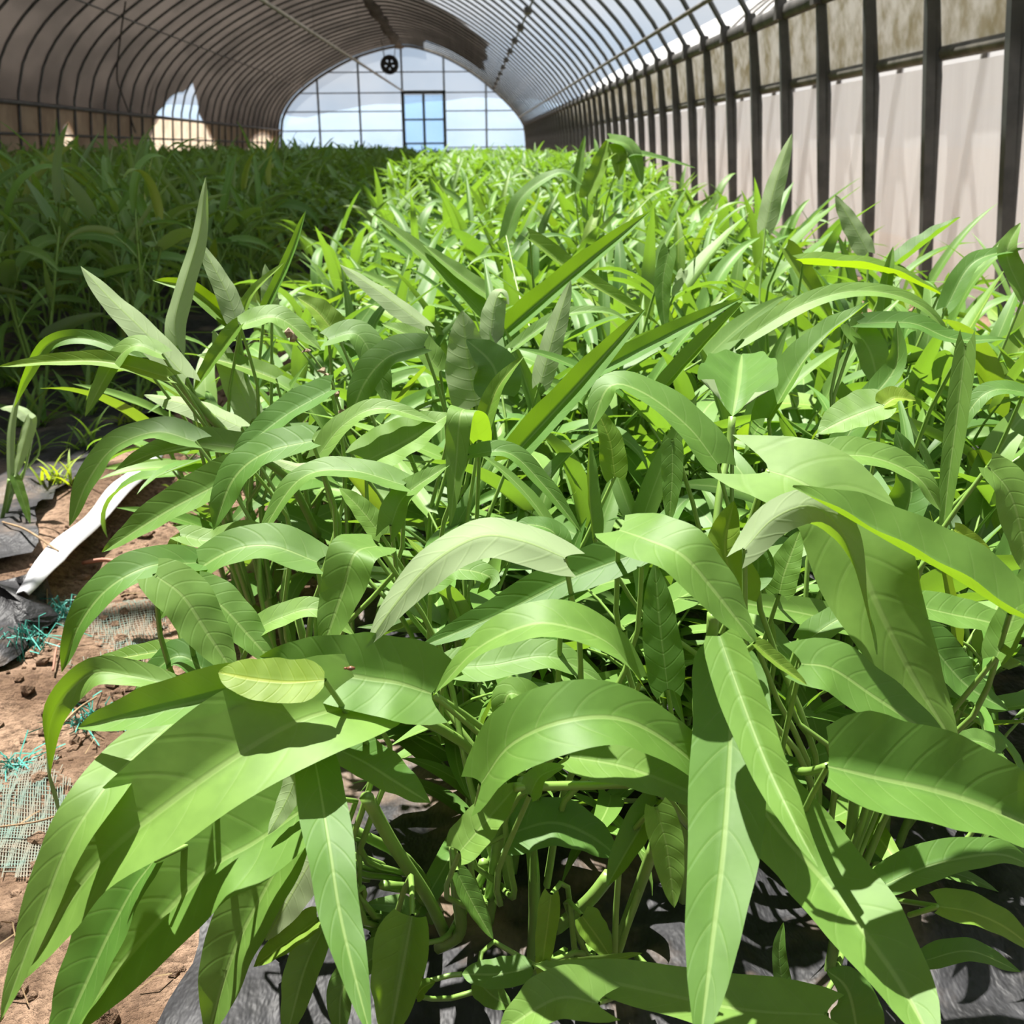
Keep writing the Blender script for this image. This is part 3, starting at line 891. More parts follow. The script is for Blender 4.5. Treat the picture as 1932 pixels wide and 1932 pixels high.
# plant key, midrib in the picture from base to tip, width in px, options
H = [
 # ---- front left
 ('fl', [(690, 1325), (540, 1372), (325, 1513), (168, 1651), (40, 1850)], 195, dict(d=.57, roll=-14, fold=.34, dd=(.03, .0, -.01, -.0, .02))),
 ('fl', [(330, 1360), (241, 1440), (185, 1505), (129, 1595), (77, 1724), (2, 1925)], 88, dict(d=.55, roll=10, fold=.22, dd=(.05, .03, .01, 0, 0, 0))),
 ('fl', [(590, 1515), (480, 1590), (388, 1647), (241, 1806), (120, 1960)], 175, dict(d=.61, roll=-10, fold=.30)),
 ('fl', [(290, 1625), (250, 1680), (202, 1772), (130, 1930), (100, 2010)], 110, dict(d=.60, roll=15, fold=.3)),
 ('fl', [(560, 1570), (500, 1680), (440, 1800), (390, 1960)], 120, dict(d=.63, fold=.35)),
 ('fl', [(475, 1298), (400, 1318), (290, 1343), (146, 1374)], 92, dict(d=.58, roll=-20, fold=.5)),
 ('fl', [(612, 1283), (540, 1287), (470, 1280), (412, 1268)], 84, dict(d=.565, oval=1, lobe=0, fold=.1, roll=-15, col=Y_)),
 ('fl', [(470, 1395), (330, 1450), (215, 1400)], 70, dict(d=.66, fold=.3)),
 # ---- below front left
 ('fl2', [(588, 1405), (606, 1500), (622, 1600), (646, 1746), (700, 1960)], 92, dict(d=.55, fold=.16, ripple=.12, lobe=-.02, dd=(.03, .01, -.015, -.04, -.07))),
 ('fl2', [(778, 1728), (765, 1800), (735, 1960)], 105, dict(d=.60, fold=.65)),
 ('fl2', [(630, 1410), (690, 1440), (745, 1475), (812, 1516)], 78, dict(d=.60, fold=.2, roll=-15)),
 ('fl2', [(600, 1735), (545, 1775), (478, 1824)], 52, dict(d=.64, fold=.3, col=YG)),
 ('fl2', [(600, 1600), (560, 1670), (500, 1775)], 72, dict(d=.64, und=1, fold=.15, col=(.9, .85, .9))),
 ('fl2', [(610, 1750), (575, 1830), (540, 1960)], 70, dict(d=.65, fold=.3)),
 ('fl2', [(565, 1440), (545, 1500), (505, 1575)], 45, dict(d=.60, und=1, fold=.15, col=PALE)),
 ('fl2', [(725, 1790), (650, 1860), (640, 1960)], 60, dict(d=.68, fold=.3)),
 # ---- left middle
 ('ml2', [(318, 1292), (245, 1275), (172, 1272), (103, 1341), (88, 1445), (114, 1552)], 46, dict(d=.64, und=0, fold=.3, roll=10, twist=2.2)),
 ('ml2', [(325, 1225), (250, 1238), (158, 1256)], 34, dict(d=.70, fold=.3, col=YG)),
 ('ml2', [(370, 1062), (285, 1068), (205, 1110), (150, 1180), (116, 1270)], 62, dict(d=.68, fold=.25, dd=(0, -.02, -.03, -.03, -.02))),
 ('ml2', [(598, 1060), (510, 1030), (430, 1042), (352, 1095), (300, 1170)], 74, dict(d=.68, fold=.2)),
 ('ml2', [(292, 1085), (345, 1125), (395, 1200), (445, 1275)], 98, dict(d=.635, fold=.12, roll=8)),
 ('ml2', [(370, 1105), (425, 1150), (470, 1200), (520, 1255)], 78, dict(d=.65, fold=.15)),
 ('ml2', [(340, 1010), (400, 1020), (470, 1000), (540, 1030)], 40, dict(d=.78, fold=.2)),
 ('ml2', [(480, 1190), (530, 1165), (600, 1150), (670, 1200)], 46, dict(d=.66, fold=.2)),
 ('ml2', [(420, 1300), (380, 1260), (330, 1240), (255, 1300)], 60, dict(d=.69, fold=.3, col=DK)),
 # ---- middle: broad shield leaf, twisted pale leaf, arching leaf
 ('ml', [(814, 1309), (752, 1289), (690, 1280), (590, 1262), (490, 1240)], 155, dict(d=.60, roll=-22, fold=.34, lobe=.14)),
 ('ml', [(712, 1030), (670, 1045), (645, 1120), (606, 1232)], 92, dict(d=.615, fold=.14, dd=(.02, 0, 0, 0))),
 ('ml', [(1066, 1052), (985, 1020), (905, 1012), (815, 1062), (745, 1140), (690, 1222)], 82, dict(d=.60, und=1, fold=.25, roll=-8, curl=.15, col=PALE)),
 ('ml', [(1212, 1040), (1080, 1090), (940, 1160), (790, 1222)], 76, dict(d=.62, fold=.32, roll=-18, col=DK)),
 ('ml', [(1208, 1285), (1150, 1215), (1068, 1182), (995, 1180), (900, 1225), (818, 1312)], 86, dict(d=.57, fold=.18, roll=10, dd=(.03, .01, 0, 0, .01, .03))),
 ('ml', [(1060, 1052), (1045, 1005), (1000, 990), (960, 1000)], 40, dict(d=.64, fold=.2)),
 ('ml', [(850, 1260), (930, 1255), (1040, 1240), (1140, 1290)], 70, dict(d=.66, fold=.2, col=DK)),
 ('ml', [(1060, 1340), (1010, 1330), (960, 1310), (940, 1380)], 60, dict(d=.64, fold=.3)),
 ('ml', [(812, 1105), (860, 1075), (925, 1090), (900, 1120)], 50, dict(d=.68, fold=.15)),
 # ---- front centre
 ('fc', [(908, 1478), (965, 1405), (1070, 1360), (1190, 1362), (1310, 1440), (1370, 1520)], 132, dict(d=.55, fold=.2, roll=12, dd=(.02, 0, -.01, 0, .02, .03))),
 ('fc', [(1075, 1428), (1180, 1448), (1290, 1490), (1370, 1540)], 95, dict(d=.60, fold=.25)),
 ('fc', [(955, 1575), (1040, 1552), (1110, 1575), (1170, 1620)], 96, dict(d=.66, fold=.1, col=DK)),
 ('fc', [(868, 1606), (915, 1552), (982, 1475)], 74, dict(d=.585, fold=.2)),
 ('fc', [(862, 1645), (893, 1706), (930, 1772)], 40, dict(d=.62, fold=.3)),
 ('fc', [(1000, 1500), (1020, 1465), (1065, 1445)], 40, dict(d=.58, fold=.3)),
 ('fc', [(700, 1760), (760, 1715), (690, 1705)], 50, dict(d=.70, fold=.2, col=DK)),
 # ---- front centre, low young leaves
 ('fcl', [(1242, 1508), (1195, 1585), (1145, 1672)], 58, dict(d=.60, fold=.4)),
 ('fcl', [(1238, 1522), (1258, 1600), (1272, 1712)], 66, dict(d=.57, fold=.2)),
 ('fcl', [(1040, 1688), (1030, 1770), (1018, 1858)], 42, dict(d=.63, fold=.25, col=YG)),
 ('fcl', [(1098, 1728), (1128, 1770), (1152, 1806)], 56, dict(d=.64, fold=.2, col=YG)),
 ('fcl', [(1560, 1915), (1400, 1905), (1190, 1862), (1008, 1820)], 105, dict(d=.58, fold=.25, ripple=.08)),
 ('fcl', [(1128, 1893), (1050, 1885), (940, 1950)], 96, dict(d=.56, fold=.3, lobe=.2)),
 ('fcl', [(1005, 1826), (940, 1838), (872, 1838)], 56, dict(d=.62, oval=1, lobe=0, fold=.1)),
 ('fcl', [(1060, 1822), (1130, 1815), (1212, 1798)], 22, dict(d=.63, fold=.2, col=YG)),
 ('fcl', [(785, 1880), (800, 1862), (822, 1852)], 30, dict(d=.62, fold=.2, col=YG)),
 ('fcl', [(900, 1850), (930, 1880), (965, 1900)], 55, dict(d=.64, fold=.2)),
 # ---- front right: the hanging blades
 ('fr', [(1362, 1212), (1378, 1330), (1374, 1474), (1364, 1610), (1345, 1770), (1318, 1990)], 150, dict(d=.55, fold=.16, lobe=-.01, dd=(.04, .025, .0, -.025, -.05, -.08))),
 ('fr', [(1358, 1200), (1394, 1304), (1443, 1433), (1500, 1555), (1543, 1636)], 84, dict(d=.53, fold=.42, roll=14, lobe=0, dd=(.02, .0, -.025, -.05, -.065))),
 ('fr', [(1168, 1000), (1225, 1020), (1290, 1050), (1345, 1112), (1428, 1218)], 112, dict(d=.57, fold=.15, dd=(.03, .01, 0, 0, 0))),
 ('fr', [(1400, 1470), (1470, 1570), (1548, 1656), (1637, 1769), (1706, 1870), (1770, 1990)], 165, dict(d=.58, fold=.24, roll=-6, dd=(.02, .01, 0, -.03, -.05, -.08))),
 ('fr', [(1425, 1215), (1465, 1250), (1522, 1292)], 26, dict(d=.55, fold=.4, col=YG)),
 ('fr', [(1260, 1300), (1245, 1180), (1235, 1060)], 74, dict(d=.70, fold=.1, col=DK)),
 ('fr', [(1400, 1110), (1430, 1080), (1420, 1000)], 60, dict(d=.66, fold=.2, col=DK)),
 # ---- right front
 ('fr2', [(1512, 1252), (1570, 1262), (1650, 1315), (1725, 1365), (1806, 1425)], 100, dict(d=.575, fold=.12, roll=10, lobe=.10)),
 ('fr2', [(1562, 1446), (1660, 1470), (1760, 1492), (1870, 1528), (2060, 1612)], 180, dict(d=.55, fold=.48, roll=14, lobe=.04)),
 ('fr2', [(1672, 1668), (1760, 1632), (1880, 1612), (1960, 1640)], 70, dict(d=.60, fold=.3)),
 ('fr2', [(1770, 1710), (1835, 1722), (1900, 1752), (1960, 1800)], 62, dict(d=.585, fold=.25, col=YG)),
 ('fr2', [(1745, 1812), (1830, 1795), (1925, 1834)], 46, dict(d=.63, fold=.2)),
 ('fr2', [(1620, 1960), (1600, 1870), (1560, 1830)], 95, dict(d=.60, fold=.2)),
 ('fr2', [(1480, 1880), (1470, 1800), (1478, 1740)], 32, dict(d=.68, fold=.3, col=DK)),
 ('fr2', [(1890, 1420), (1850, 1400), (1780, 1395)], 40, dict(d=.68, fold=.3, col=DK)),
 # ---- right middle, giant arrow leaf
 ('mr', [(1450, 888), (1515, 912), (1590, 975), (1650, 1130), (1726, 1283), (1806, 1412)], 176, dict(d=.61, fold=.12, lobe=.16, roll=4, dd=(.03, .02, .01, 0, 0, 0))),
 ('mr', [(1905, 1158), (1790, 1085), (1690, 1030), (1600, 978), (1495, 918)], 84, dict(d=.585, fold=.5, roll=14)),
 ('mr', [(1405, 1035), (1460, 978), (1530, 955), (1585, 1000), (1618, 1090), (1655, 1235)], 60, dict(d=.59, und=1, fold=.25, col=PALE, twist=-2.4)),
 ('mr', [(1395, 1130), (1368, 1040), (1385, 945)], 76, dict(d=.64, fold=.5, col=YG)),
 ('mr', [(1520, 1210), (1580, 1170), (1640, 1150), (1700, 1190)], 50, dict(d=.66, fold=.2)),
 ('mr', [(1735, 1145), (1800, 1160), (1870, 1175), (1950, 1200)], 62, dict(d=.62, fold=.2)),
 ('mr', [(1880, 1240), (1910, 1170), (1945, 1060)], 60, dict(d=.60, fold=.3, roll=-10)),
 ('mr', [(1865, 880), (1905, 930), (1928, 1010), (1940, 1090)], 74, dict(d=.66, fold=.2)),
 ('mr', [(1800, 1000), (1850, 1040), (1872, 1085)], 24, dict(d=.66, fold=.5, col=Y_)),
 ('mr', [(1745, 1200), (1820, 1290), (1900, 1340)], 70, dict(d=.66, fold=.2, col=DK)),
 # ---- right of centre
 ('mr2', [(1382, 786), (1392, 735), (1400, 668)], 150, dict(d=.84, fold=.45, lobe=-.25, dd=(0, .03, .10), roll=0)),
 ('mr2', [(1354, 876), (1298, 805), (1215, 742), (1150, 730), (1112, 815)], 66, dict(d=.78, fold=.18, roll=12, ripple=.05)),
 ('mr2', [(1668, 763), (1600, 790), (1542, 818)], 74, dict(d=.80, fold=.2)),
 ('mr2', [(1665, 766), (1690, 752), (1728, 756)], 34, dict(d=.80, fold=.4, col=Y_)),
 ('mr2', [(1535, 862), (1640, 862), (1730, 900), (1775, 965)], 56, dict(d=.72, fold=.25)),
 ('mr2', [(1268, 830), (1268, 900), (1262, 990)], 42, dict(d=.74, fold=.1)),
 ('mr2', [(1120, 1015), (1112, 930), (1112, 830)], 26, dict(d=.72, fold=.5, roll=40)),
 ('mr2', [(1690, 1000), (1720, 920), (1690, 810)], 70, dict(d=.78, fold=.2, col=DK)),
 ('mr2', [(1470, 1120), (1480, 1080), (1510, 1000)], 60, dict(d=.70, fold=.2)),
 # ---- right, slender blades
 ('rr', [(1822, 650), (1805, 790), (1790, 900), (1776, 1036)], 42, dict(d=.80, fold=.3)),
 ('rr', [(1450, 790), (1530, 665), (1640, 570)], 46, dict(d=.90, fold=.5, roll=-20)),
 ('rr', [(1578, 855), (1640, 760), (1690, 690), (1693, 605)], 52, dict(d=.86, fold=.3)),
 ('rr', [(1932, 740), (1880, 735), (1840, 760), (1800, 830)], 36, dict(d=.86, fold=.2)),
 ('rr', [(1600, 610), (1640, 660), (1660, 740)], 60, dict(d=1.0, fold=.2)),
 ('rr', [(1620, 610), (1720, 610), (1800, 640), (1900, 640)], 34, dict(d=1.0, fold=.2)),
 # ---- left tall plant
 ('la', [(333, 652), (331, 600), (352, 522), (376, 438), (388, 334)], 38, dict(d=1.0, und=1, fold=.3, col=PALE)),
 ('la', [(352, 712), (275, 628), (205, 560), (152, 502)], 54, dict(d=.98, und=1, fold=.15, col=PALE)),
 ('la', [(449, 612), (425, 545), (374, 452)], 42, dict(d=1.05, und=1, fold=.2, col=PALE)),
 ('la', [(440, 612), (395, 572), (350, 542), (288, 529)], 34, dict(d=1.06, fold=.5, roll=-30, col=YG)),
 ('la', [(452, 609), (475, 555), (538, 494)], 16, dict(d=1.06, fold=.4, col=YG)),
 ('la', [(498, 592), (545, 490), (577, 397)], 20, dict(d=1.1, fold=.5)),
 ('la', [(513, 604), (508, 555), (500, 498)], 34, dict(d=1.1, und=1, fold=.2, col=PALE)),
 ('la', [(305, 668), (255, 652), (212, 690), (160, 786)], 36, dict(d=.95, fold=.2)),
 ('la', [(318, 712), (210, 684), (110, 682), (-5, 692)], 32, dict(d=.95, fold=.4, roll=-15, col=YG)),
 ('la', [(262, 676), (170, 640), (95, 648), (50, 710), (26, 770)], 24, dict(d=1.0, fold=.3, twist=1.2)),
 ('la', [(455, 613), (525, 600), (605, 660)], 42, dict(d=1.02, fold=.2)),
 ('la', [(452, 614), (400, 685), (366, 737)], 28, dict(d=1.0, fold=.4, col=YG)),
 ('la', [(478, 790), (440, 705), (402, 622)], 54, dict(d=1.06, und=1, fold=.2, col=PALE)),
 ('la', [(455, 806), (370, 768), (272, 745)], 44, dict(d=1.02, und=1, fold=.2, col=PALE)),
 ('la', [(520, 715), (450, 690), (370, 670)], 34, dict(d=1.05, fold=.3, col=YG)),
 # ---- left lower
 ('lb', [(368, 833), (295, 815), (215, 845), (165, 910), (132, 992)], 52, dict(d=.90, fold=.2, roll=8)),
 ('lb', [(470, 848), (380, 838), (300, 852), (215, 888)], 46, dict(d=.92, fold=.3)),
 ('lb', [(470, 880), (400, 920), (310, 968), (193, 1042)], 66, dict(d=.82, fold=.35, roll=-12)),
 ('lb', [(588, 832), (500, 855), (440, 905), (402, 1000)], 66, dict(d=.78, fold=.2)),
 ('lb', [(762, 915), (660, 888), (565, 905), (484, 1020)], 44, dict(d=.74, fold=.2, roll=8)),
 ('lb', [(625, 735), (545, 780), (480, 830), (430, 880)], 50, dict(d=.88, fold=.3, col=(.95, 1.0, 1.15))),
 ('lb', [(600, 875), (560, 880), (505, 862)], 20, dict(d=.80, und=1, fold=.2, col=PALE)),
 ('lb', [(330, 1070), (340, 1030), (360, 1000)], 42, dict(d=.84, fold=.3, col=YG)),
 # ---- middle
 ('mc', [(738, 990), (765, 935), (850, 875)], 44, dict(d=.74, fold=.3, lobe=.2)),
 ('mc', [(905, 830), (893, 785), (870, 778), (862, 860), (850, 992)], 58, dict(d=.74, fold=.1, dd=(.08, .04, 0, 0, 0))),
 ('mc', [(885, 858), (960, 855), (1030, 920), (1097, 1005)], 34, dict(d=.76, fold=.3)),
 ('mc', [(962, 868), (1080, 740), (1160, 650), (1218, 583)], 56, dict(d=.88, fold=.5, roll=20, und=0)),
 ('mc', [(903, 832), (938, 735), (988, 672)], 34, dict(d=.86, fold=.4, col=YG)),
 ('mc', [(690, 870), (770, 830), (850, 780)], 80, dict(d=.84, fold=.2, lobe=.16)),
 ('mc', [(1160, 900), (1150, 830), (1125, 770)], 50, dict(d=.84, fold=.2, col=YG)),
 ('mc', [(600, 860), (650, 800), (720, 770), (830, 800)], 36, dict(d=.84, fold=.2)),
 ('mc', [(720, 1010), (680, 960), (640, 920)], 44, dict(d=.76, fold=.2)),
 # ---- middle back
 ('mc2', [(620, 640), (672, 630), (705, 680), (735, 770)], 54, dict(d=.98, fold=.2, col=DK)),
 ('mc2', [(800, 655), (735, 672), (690, 720), (660, 790)], 60, dict(d=.95, fold=.2)),
 ('mc2', [(900, 765), (885, 690), (872, 585)], 92, dict(d=.98, fold=.2, und=1)),
 ('mc2', [(940, 745), (930, 690), (880, 640)], 80, dict(d=.96, fold=.2, col=DK)),
 ('mc2', [(640, 640), (600, 590), (560, 560)], 46, dict(d=1.05, fold=.4, col=YG)),
 ('mc2', [(830, 700), (780, 640), (720, 610)], 40, dict(d=1.02, fold=.3)),
 # ---- upper centre
 ('uc', [(803, 615), (730, 560), (640, 498)], 36, dict(d=1.22, und=1, fold=.2)),
 ('uc', [(935, 615), (820, 500), (703, 402)], 32, dict(d=1.3, fold=.3)),
 ('uc', [(938, 570), (870, 520), (798, 462)], 28, dict(d=1.3, fold=.3)),
 ('uc', [(948, 632), (1085, 515), (1228, 398)], 42, dict(d=1.25, fold=.55, roll=20)),
 ('uc', [(925, 640), (932, 580), (945, 550), (960, 575)], 44, dict(d=1.2, und=1, fold=.2, col=PALE)),
 ('uc', [(968, 657), (1055, 598), (1140, 588), (1195, 612)], 20, dict(d=1.12, fold=.3)),
 ('uc', [(1020, 722), (1045, 630), (1077, 528)], 44, dict(d=1.1, und=1, fold=.2)),
 # ---- upper right of centre
 ('uc2', [(1130, 702), (1250, 640), (1402, 562)], 36, dict(d=1.1, fold=.5, roll=15)),
 ('uc2', [(1250, 732), (1320, 655), (1404, 566)], 30, dict(d=1.1, fold=.5, col=YG)),
 ('uc2', [(1000, 452), (1090, 520), (1245, 615)], 26, dict(d=1.35, fold=.5, col=YG)),
 ('uc2', [(955, 445), (985, 372), (1055, 326), (1100, 350)], 24, dict(d=1.8, fold=.2)),
 ('uc2', [(1262, 470), (1250, 540), (1255, 630)], 34, dict(d=1.3, fold=.2)),
 ('uc2', [(1290, 510), (1275, 545), (1268, 560)], 20, dict(d=1.3, und=1, fold=.1, col=PALE)),
 # ---- far crest
 ('f1', [(1108, 372), (1130, 320), (1147, 262)], 34, dict(d=2.4, fold=.4, col=YG)),
 ('f1', [(1150, 262), (1185, 275), (1200, 305), (1212, 350)], 26, dict(d=2.4, fold=.2)),
 ('f1', [(1168, 304), (1206, 291), (1312, 317)], 10, dict(d=2.4, fold=.3)),
 ('f1', [(1140, 300), (1165, 290), (1168, 340)], 30, dict(d=2.4, fold=.4, col=YG)),
 ('f1', [(1085, 360), (1095, 300), (1104, 255)], 18, dict(d=2.5, fold=.3)),
 ('f2', [(1444, 430), (1462, 350), (1494, 252)], 38, dict(d=1.7, und=1, fold=.25)),
 ('f2', [(1480, 470), (1525, 540), (1572, 610)], 32, dict(d=1.35, fold=.5, col=YG)),
 ('f3', [(1682, 512), (1740, 465), (1812, 410)], 30, dict(d=1.4, fold=.5, roll=-30, col=DK)),
 ('f3', [(1638, 476), (1610, 425), (1576, 368)], 38, dict(d=1.5, und=1, fold=.15)),
 ('f3', [(1515, 498), (1663, 513), (1785, 560)], 30, dict(d=1.25, fold=.5, roll=-20, col=YG)),
 ('f3', [(1665, 600), (1672, 540), (1685, 465)], 26, dict(d=1.25, fold=.4)),
 ('f4', [(1405, 640), (1500, 582), (1600, 550), (1690, 557), (1755, 590), (1802, 655)], 34, dict(d=1.08, fold=.2, roll=8)),
 ('f4', [(1785, 580), (1838, 495), (1935, 468)], 34, dict(d=1.2, fold=.3)),
 ('f4', [(1932, 560), (1900, 480), (1925, 420)], 40, dict(d=1.2, fold=.3)),
 ('f4', [(1770, 560), (1850, 500), (1900, 440)], 14, dict(d=1.25, fold=.3)),
 # ---- pale wilted weed at the left edge
 ('lw', [(58, 790), (44, 840), (28, 900)], 24, dict(d=1.75, fold=.2, und=1, col=PALE)),
 ('lw', [(28, 900), (42, 940), (57, 988)], 20, dict(d=1.75, fold=.3)),
 ('lw', [(20, 905), (22, 800), (45, 705)], 14, dict(d=1.75, fold=.4, und=1)),
 ('lw', [(60, 790), (30, 770), (0, 770)], 22, dict(d=1.8, fold=.2, und=1, col=PALE)),
]
PLANT = {
 'fl': ('water spinach with giant leaves sweeping to the lower left corner', (845, 1775)),
 'fl2': ('water spinach with a long puckered blade hanging at bottom centre left', (826, 1790)),
 'ml2': ('water spinach drooping over the soil path, its curled pale tip hanging down', (600, 1330)),
 'ml': ('water spinach with a shield leaf and a twisted pale leaf at picture centre', (950, 1500)),
 'fc': ('water spinach with one broad arching leaf at front centre', (919, 1740)),
 'fcl': ('low young water spinach with small yellowish leaves near the black film', (1140, 1840)),
 'fr': ('water spinach with the widest blades hanging straight down at front right', (1290, 1700)),
 'fr2': ('water spinach with a large folded leaf running off the right edge', (1640, 1700)),
 'mr': ('water spinach with a huge arrow-shaped leaf right of centre', (1500, 1400)),
 'mr2': ('water spinach with an upright cupped arrowhead leaf on a straight stalk', (1370, 1180)),
 'rr': ('water spinach with a slender blade hanging straight near the right edge', (1700, 1050)),
 'la': ('tall water spinach with upright pale blades against the dark left bed', (600, 1010)),
 'lb': ('water spinach with leaves arching over the path beside the white strip', (640, 1100)),
 'mc': ('water spinach with a leaf folded over and hanging at left of centre', (900, 1150)),
 'mc2': ('water spinach with dark curved blades behind the dried flower spike', (770, 960)),
 'uc': ('water spinach with a long diagonal two-tone blade in the upper middle', (950, 850)),
 'uc2': ('water spinach with crossed yellow-green diagonal blades right of the upper middle', (1200, 850)),
 'f1': ('water spinach rising highest on the far crest, in front of the wall posts', (1140, 560)),
 'f2': ('water spinach with a single tall upright blade before the dark posts', (1450, 700)),
 'f3': ('water spinach with a dark folded leaf pointing up right at the posts', (1650, 760)),
 'f4': ('water spinach with one long pale leaf bowed like an arch at right', (1720, 860)),
 'lw': ('wilting pale weed at the left picture edge beside the black film', (0, 1000)),
}
STEMS = [  # visible stalks: plant, pixels with depth, radius
 ('fl', [(691, 1504, .62), (745, 1600, .66), (807, 1695, .71), (845, 1775, .76)], .0042),
 ('fl', [(690, 1327, .60), (790, 1355, .63), (900, 1425, .68), (960, 1540, .72), (845, 1775, .76)], .0032),
 ('fl2', [(860, 1583, .66), (862, 1680, .70), (868, 1760, .74), (826, 1790, .755)], .0042),
 ('ml', [(818, 1312, .60), (870, 1345, .63), (935, 1392, .66), (1010, 1440, .70), (1000, 1600, .78)], .0024),
 ('fc', [(947, 1536, .66), (938, 1620, .70), (919, 1740, .745)], .0048),
 ('fc', [(972, 1485, .58), (1100, 1482, .60), (1230, 1486, .61), (1300, 1560, .66)], .0026),
 ('fcl', [(1236, 1592, .63), (1200, 1690, .66), (1152, 1820, .69)], .0036),
 ('fcl', [(1150, 1650, .69), (1110, 1700, .70), (1050, 1752, .73)], .0046),
 ('fcl', [(812, 1850, .64), (850, 1840, .64), (872, 1838, .64)], .0016),
 ('fr', [(1345, 1160, .60), (1335, 1300, .65), (1290, 1500, .70), (1290, 1700, .74)], .0036),
 ('fr2', [(1715, 1727, .60), (1745, 1718, .59), (1772, 1710, .585)], .0016),
 ('fr2', [(1505, 1455, .60), (1530, 1455, .58), (1562, 1446, .555)], .0024),
 ('mr', [(1410, 1005, .66), (1435, 930, .65), (1452, 888, .64)], .0024),
 ('mr2', [(1382, 786, .84), (1375, 850, .84), (1358, 930, .83), (1345, 1060, .82)], .0030),
 ('la', [(315, 702, .96), (385, 775, 1.0), (452, 840, 1.03), (540, 900, 1.08), (600, 1010, 1.16)], .0042),
 ('lw', [(18, 905, 1.75), (8, 960, 1.78), (-5, 1010, 1.82)], .0035),
]
CAMH = EYE
up_v = np.array([0, 0, 1.0])
plants = {}
pstem = {}
hero_info = []
for key, (lab, rootpx) in PLANT.items():
    rp = on_plane(rootpx[0], rootpx[1], 2, 0.02)
    if key in ('la', 'lb', 'mc', 'mc2', 'uc', 'uc2', 'f1', 'f2', 'f3', 'f4', 'mr2', 'rr', 'ml2', 'ml', 'mr'):
        # root straight below the plant's own depth
        bs = [np.mean([unproj(h[1][0][0], h[1][0][1], h[3]['d']) for h in H if h[0] == key], axis=0)][0]
        rp = np.array([bs[0] + 0.01, bs[1] + 0.05, 0.02])
    rp[2] = float(gz(rp[0], rp[1])) + 0.008
    plants[key] = tag(empty('weed' if key == 'lw' else 'water_spinach', tuple(rp)), lab, 'weed' if key == 'lw' else 'plant',
                      None if key == 'lw' else 'water spinach plants at the near end of the sunlit bed')
    pstem[key] = (rp, MB())
for hi, (key, pts, wpx, o) in enumerate(H):
    rp, mb = pstem[key]
    dd = o.get('dd', (0,) * len(pts))
    C = np.array([unproj(px, py, o['d'] + e) for (px, py), e in zip(pts, dd)])
    n = 30
    P = spline(C, n)
    T = np.gradient(P, axis=0); T /= np.linalg.norm(T, axis=1)[:, None]
    view = EYE - P; view /= np.linalg.norm(view, axis=1)[:, None]
    Nh = 0.62 * up_v + 0.38 * view
    Nh = Nh - T * np.sum(Nh * T, 1)[:, None]
    Nh /= np.linalg.norm(Nh, axis=1)[:, None]
    ro = math.radians(o.get('roll', 0))
    B = np.cross(T, Nh)
    Nh = Nh * math.cos(ro) + B * math.sin(ro)
    B = np.cross(T, Nh)
    vis = np.mean([np.linalg.norm(np.cross(b, v_)) for b, v_ in zip(B, view)])
    hw = 0.5 * wpx * o['d'] / F / max(vis, 0.6)
    fold = min(o.get('fold', .25) * 1.3, .75)
    hw = hw / max(0.75, math.cos(fold))
    if o.get('und'): Nh = -Nh
    L = np.linalg.norm(np.diff(P, axis=0), axis=1).sum()
    V, Fc, UV = leaf_grid(P, Nh, hw, n, 8, fold, o.get('lobe', .07), bool(o.get('oval')), o.get('ripple', .07), hi, o.get('curl', 0), o.get('twist', 0), True)
    lf = mk('leaf', V - rp, Fc, MAT['leaf'], plants[key], True, UV)
    lf.color = (*o.get('col', (1, 1, 1)), 1)
    hero_info.append((key, round(L, 3), round(hw * 2, 3)))
    # petiole
    b0 = P[0]
    node = rp + (np.mean([unproj(h[1][0][0], h[1][0][1], h[3]['d']) for h in H if h[0] == key], axis=0) - rp) * 0.62
    node = node * 0.6 + 0.4 * np.array([b0[0], b0[1], node[2]])
    node[2] = min(node[2], b0[2] - 0.02)
    mid = (b0 - T[0] * 0.04 + node) * 0.5 + np.array([0, 0.01, 0])
    pth = spline([rp * 0.45 + node * 0.55 + np.array([0, 0.01, 0]), node, mid, b0], 10)
    mb.tube(pth, np.linspace(.0026, .0015, 10), 5, False)
for key, pts, r_ in STEMS:
    rp, mb = pstem[key]
    mb.tube(spline([unproj(*q) for q in pts], 14), r_, 7, True)
for key, (rp, mb) in pstem.items():
    bs = np.mean([unproj(h[1][0][0], h[1][0][1], h[3]['d']) for h in H if h[0] == key], axis=0)
    nd = rp + (bs - rp) * 0.62
    mb.tube(spline([rp - np.array([0, 0, .02]), rp * 0.5 + nd * 0.5 + np.array([.006, .01, 0]), nd], 8), np.linspace(.0050, .0034, 8), 7)
    o = mk('stem', np.array(mb.v) - rp, mb.f, MAT['stem'], plants[key], True)
print('hero lengths', [h for h in hero_info if h[1] > .3 or h[1] < .05 or h[2] > .06])

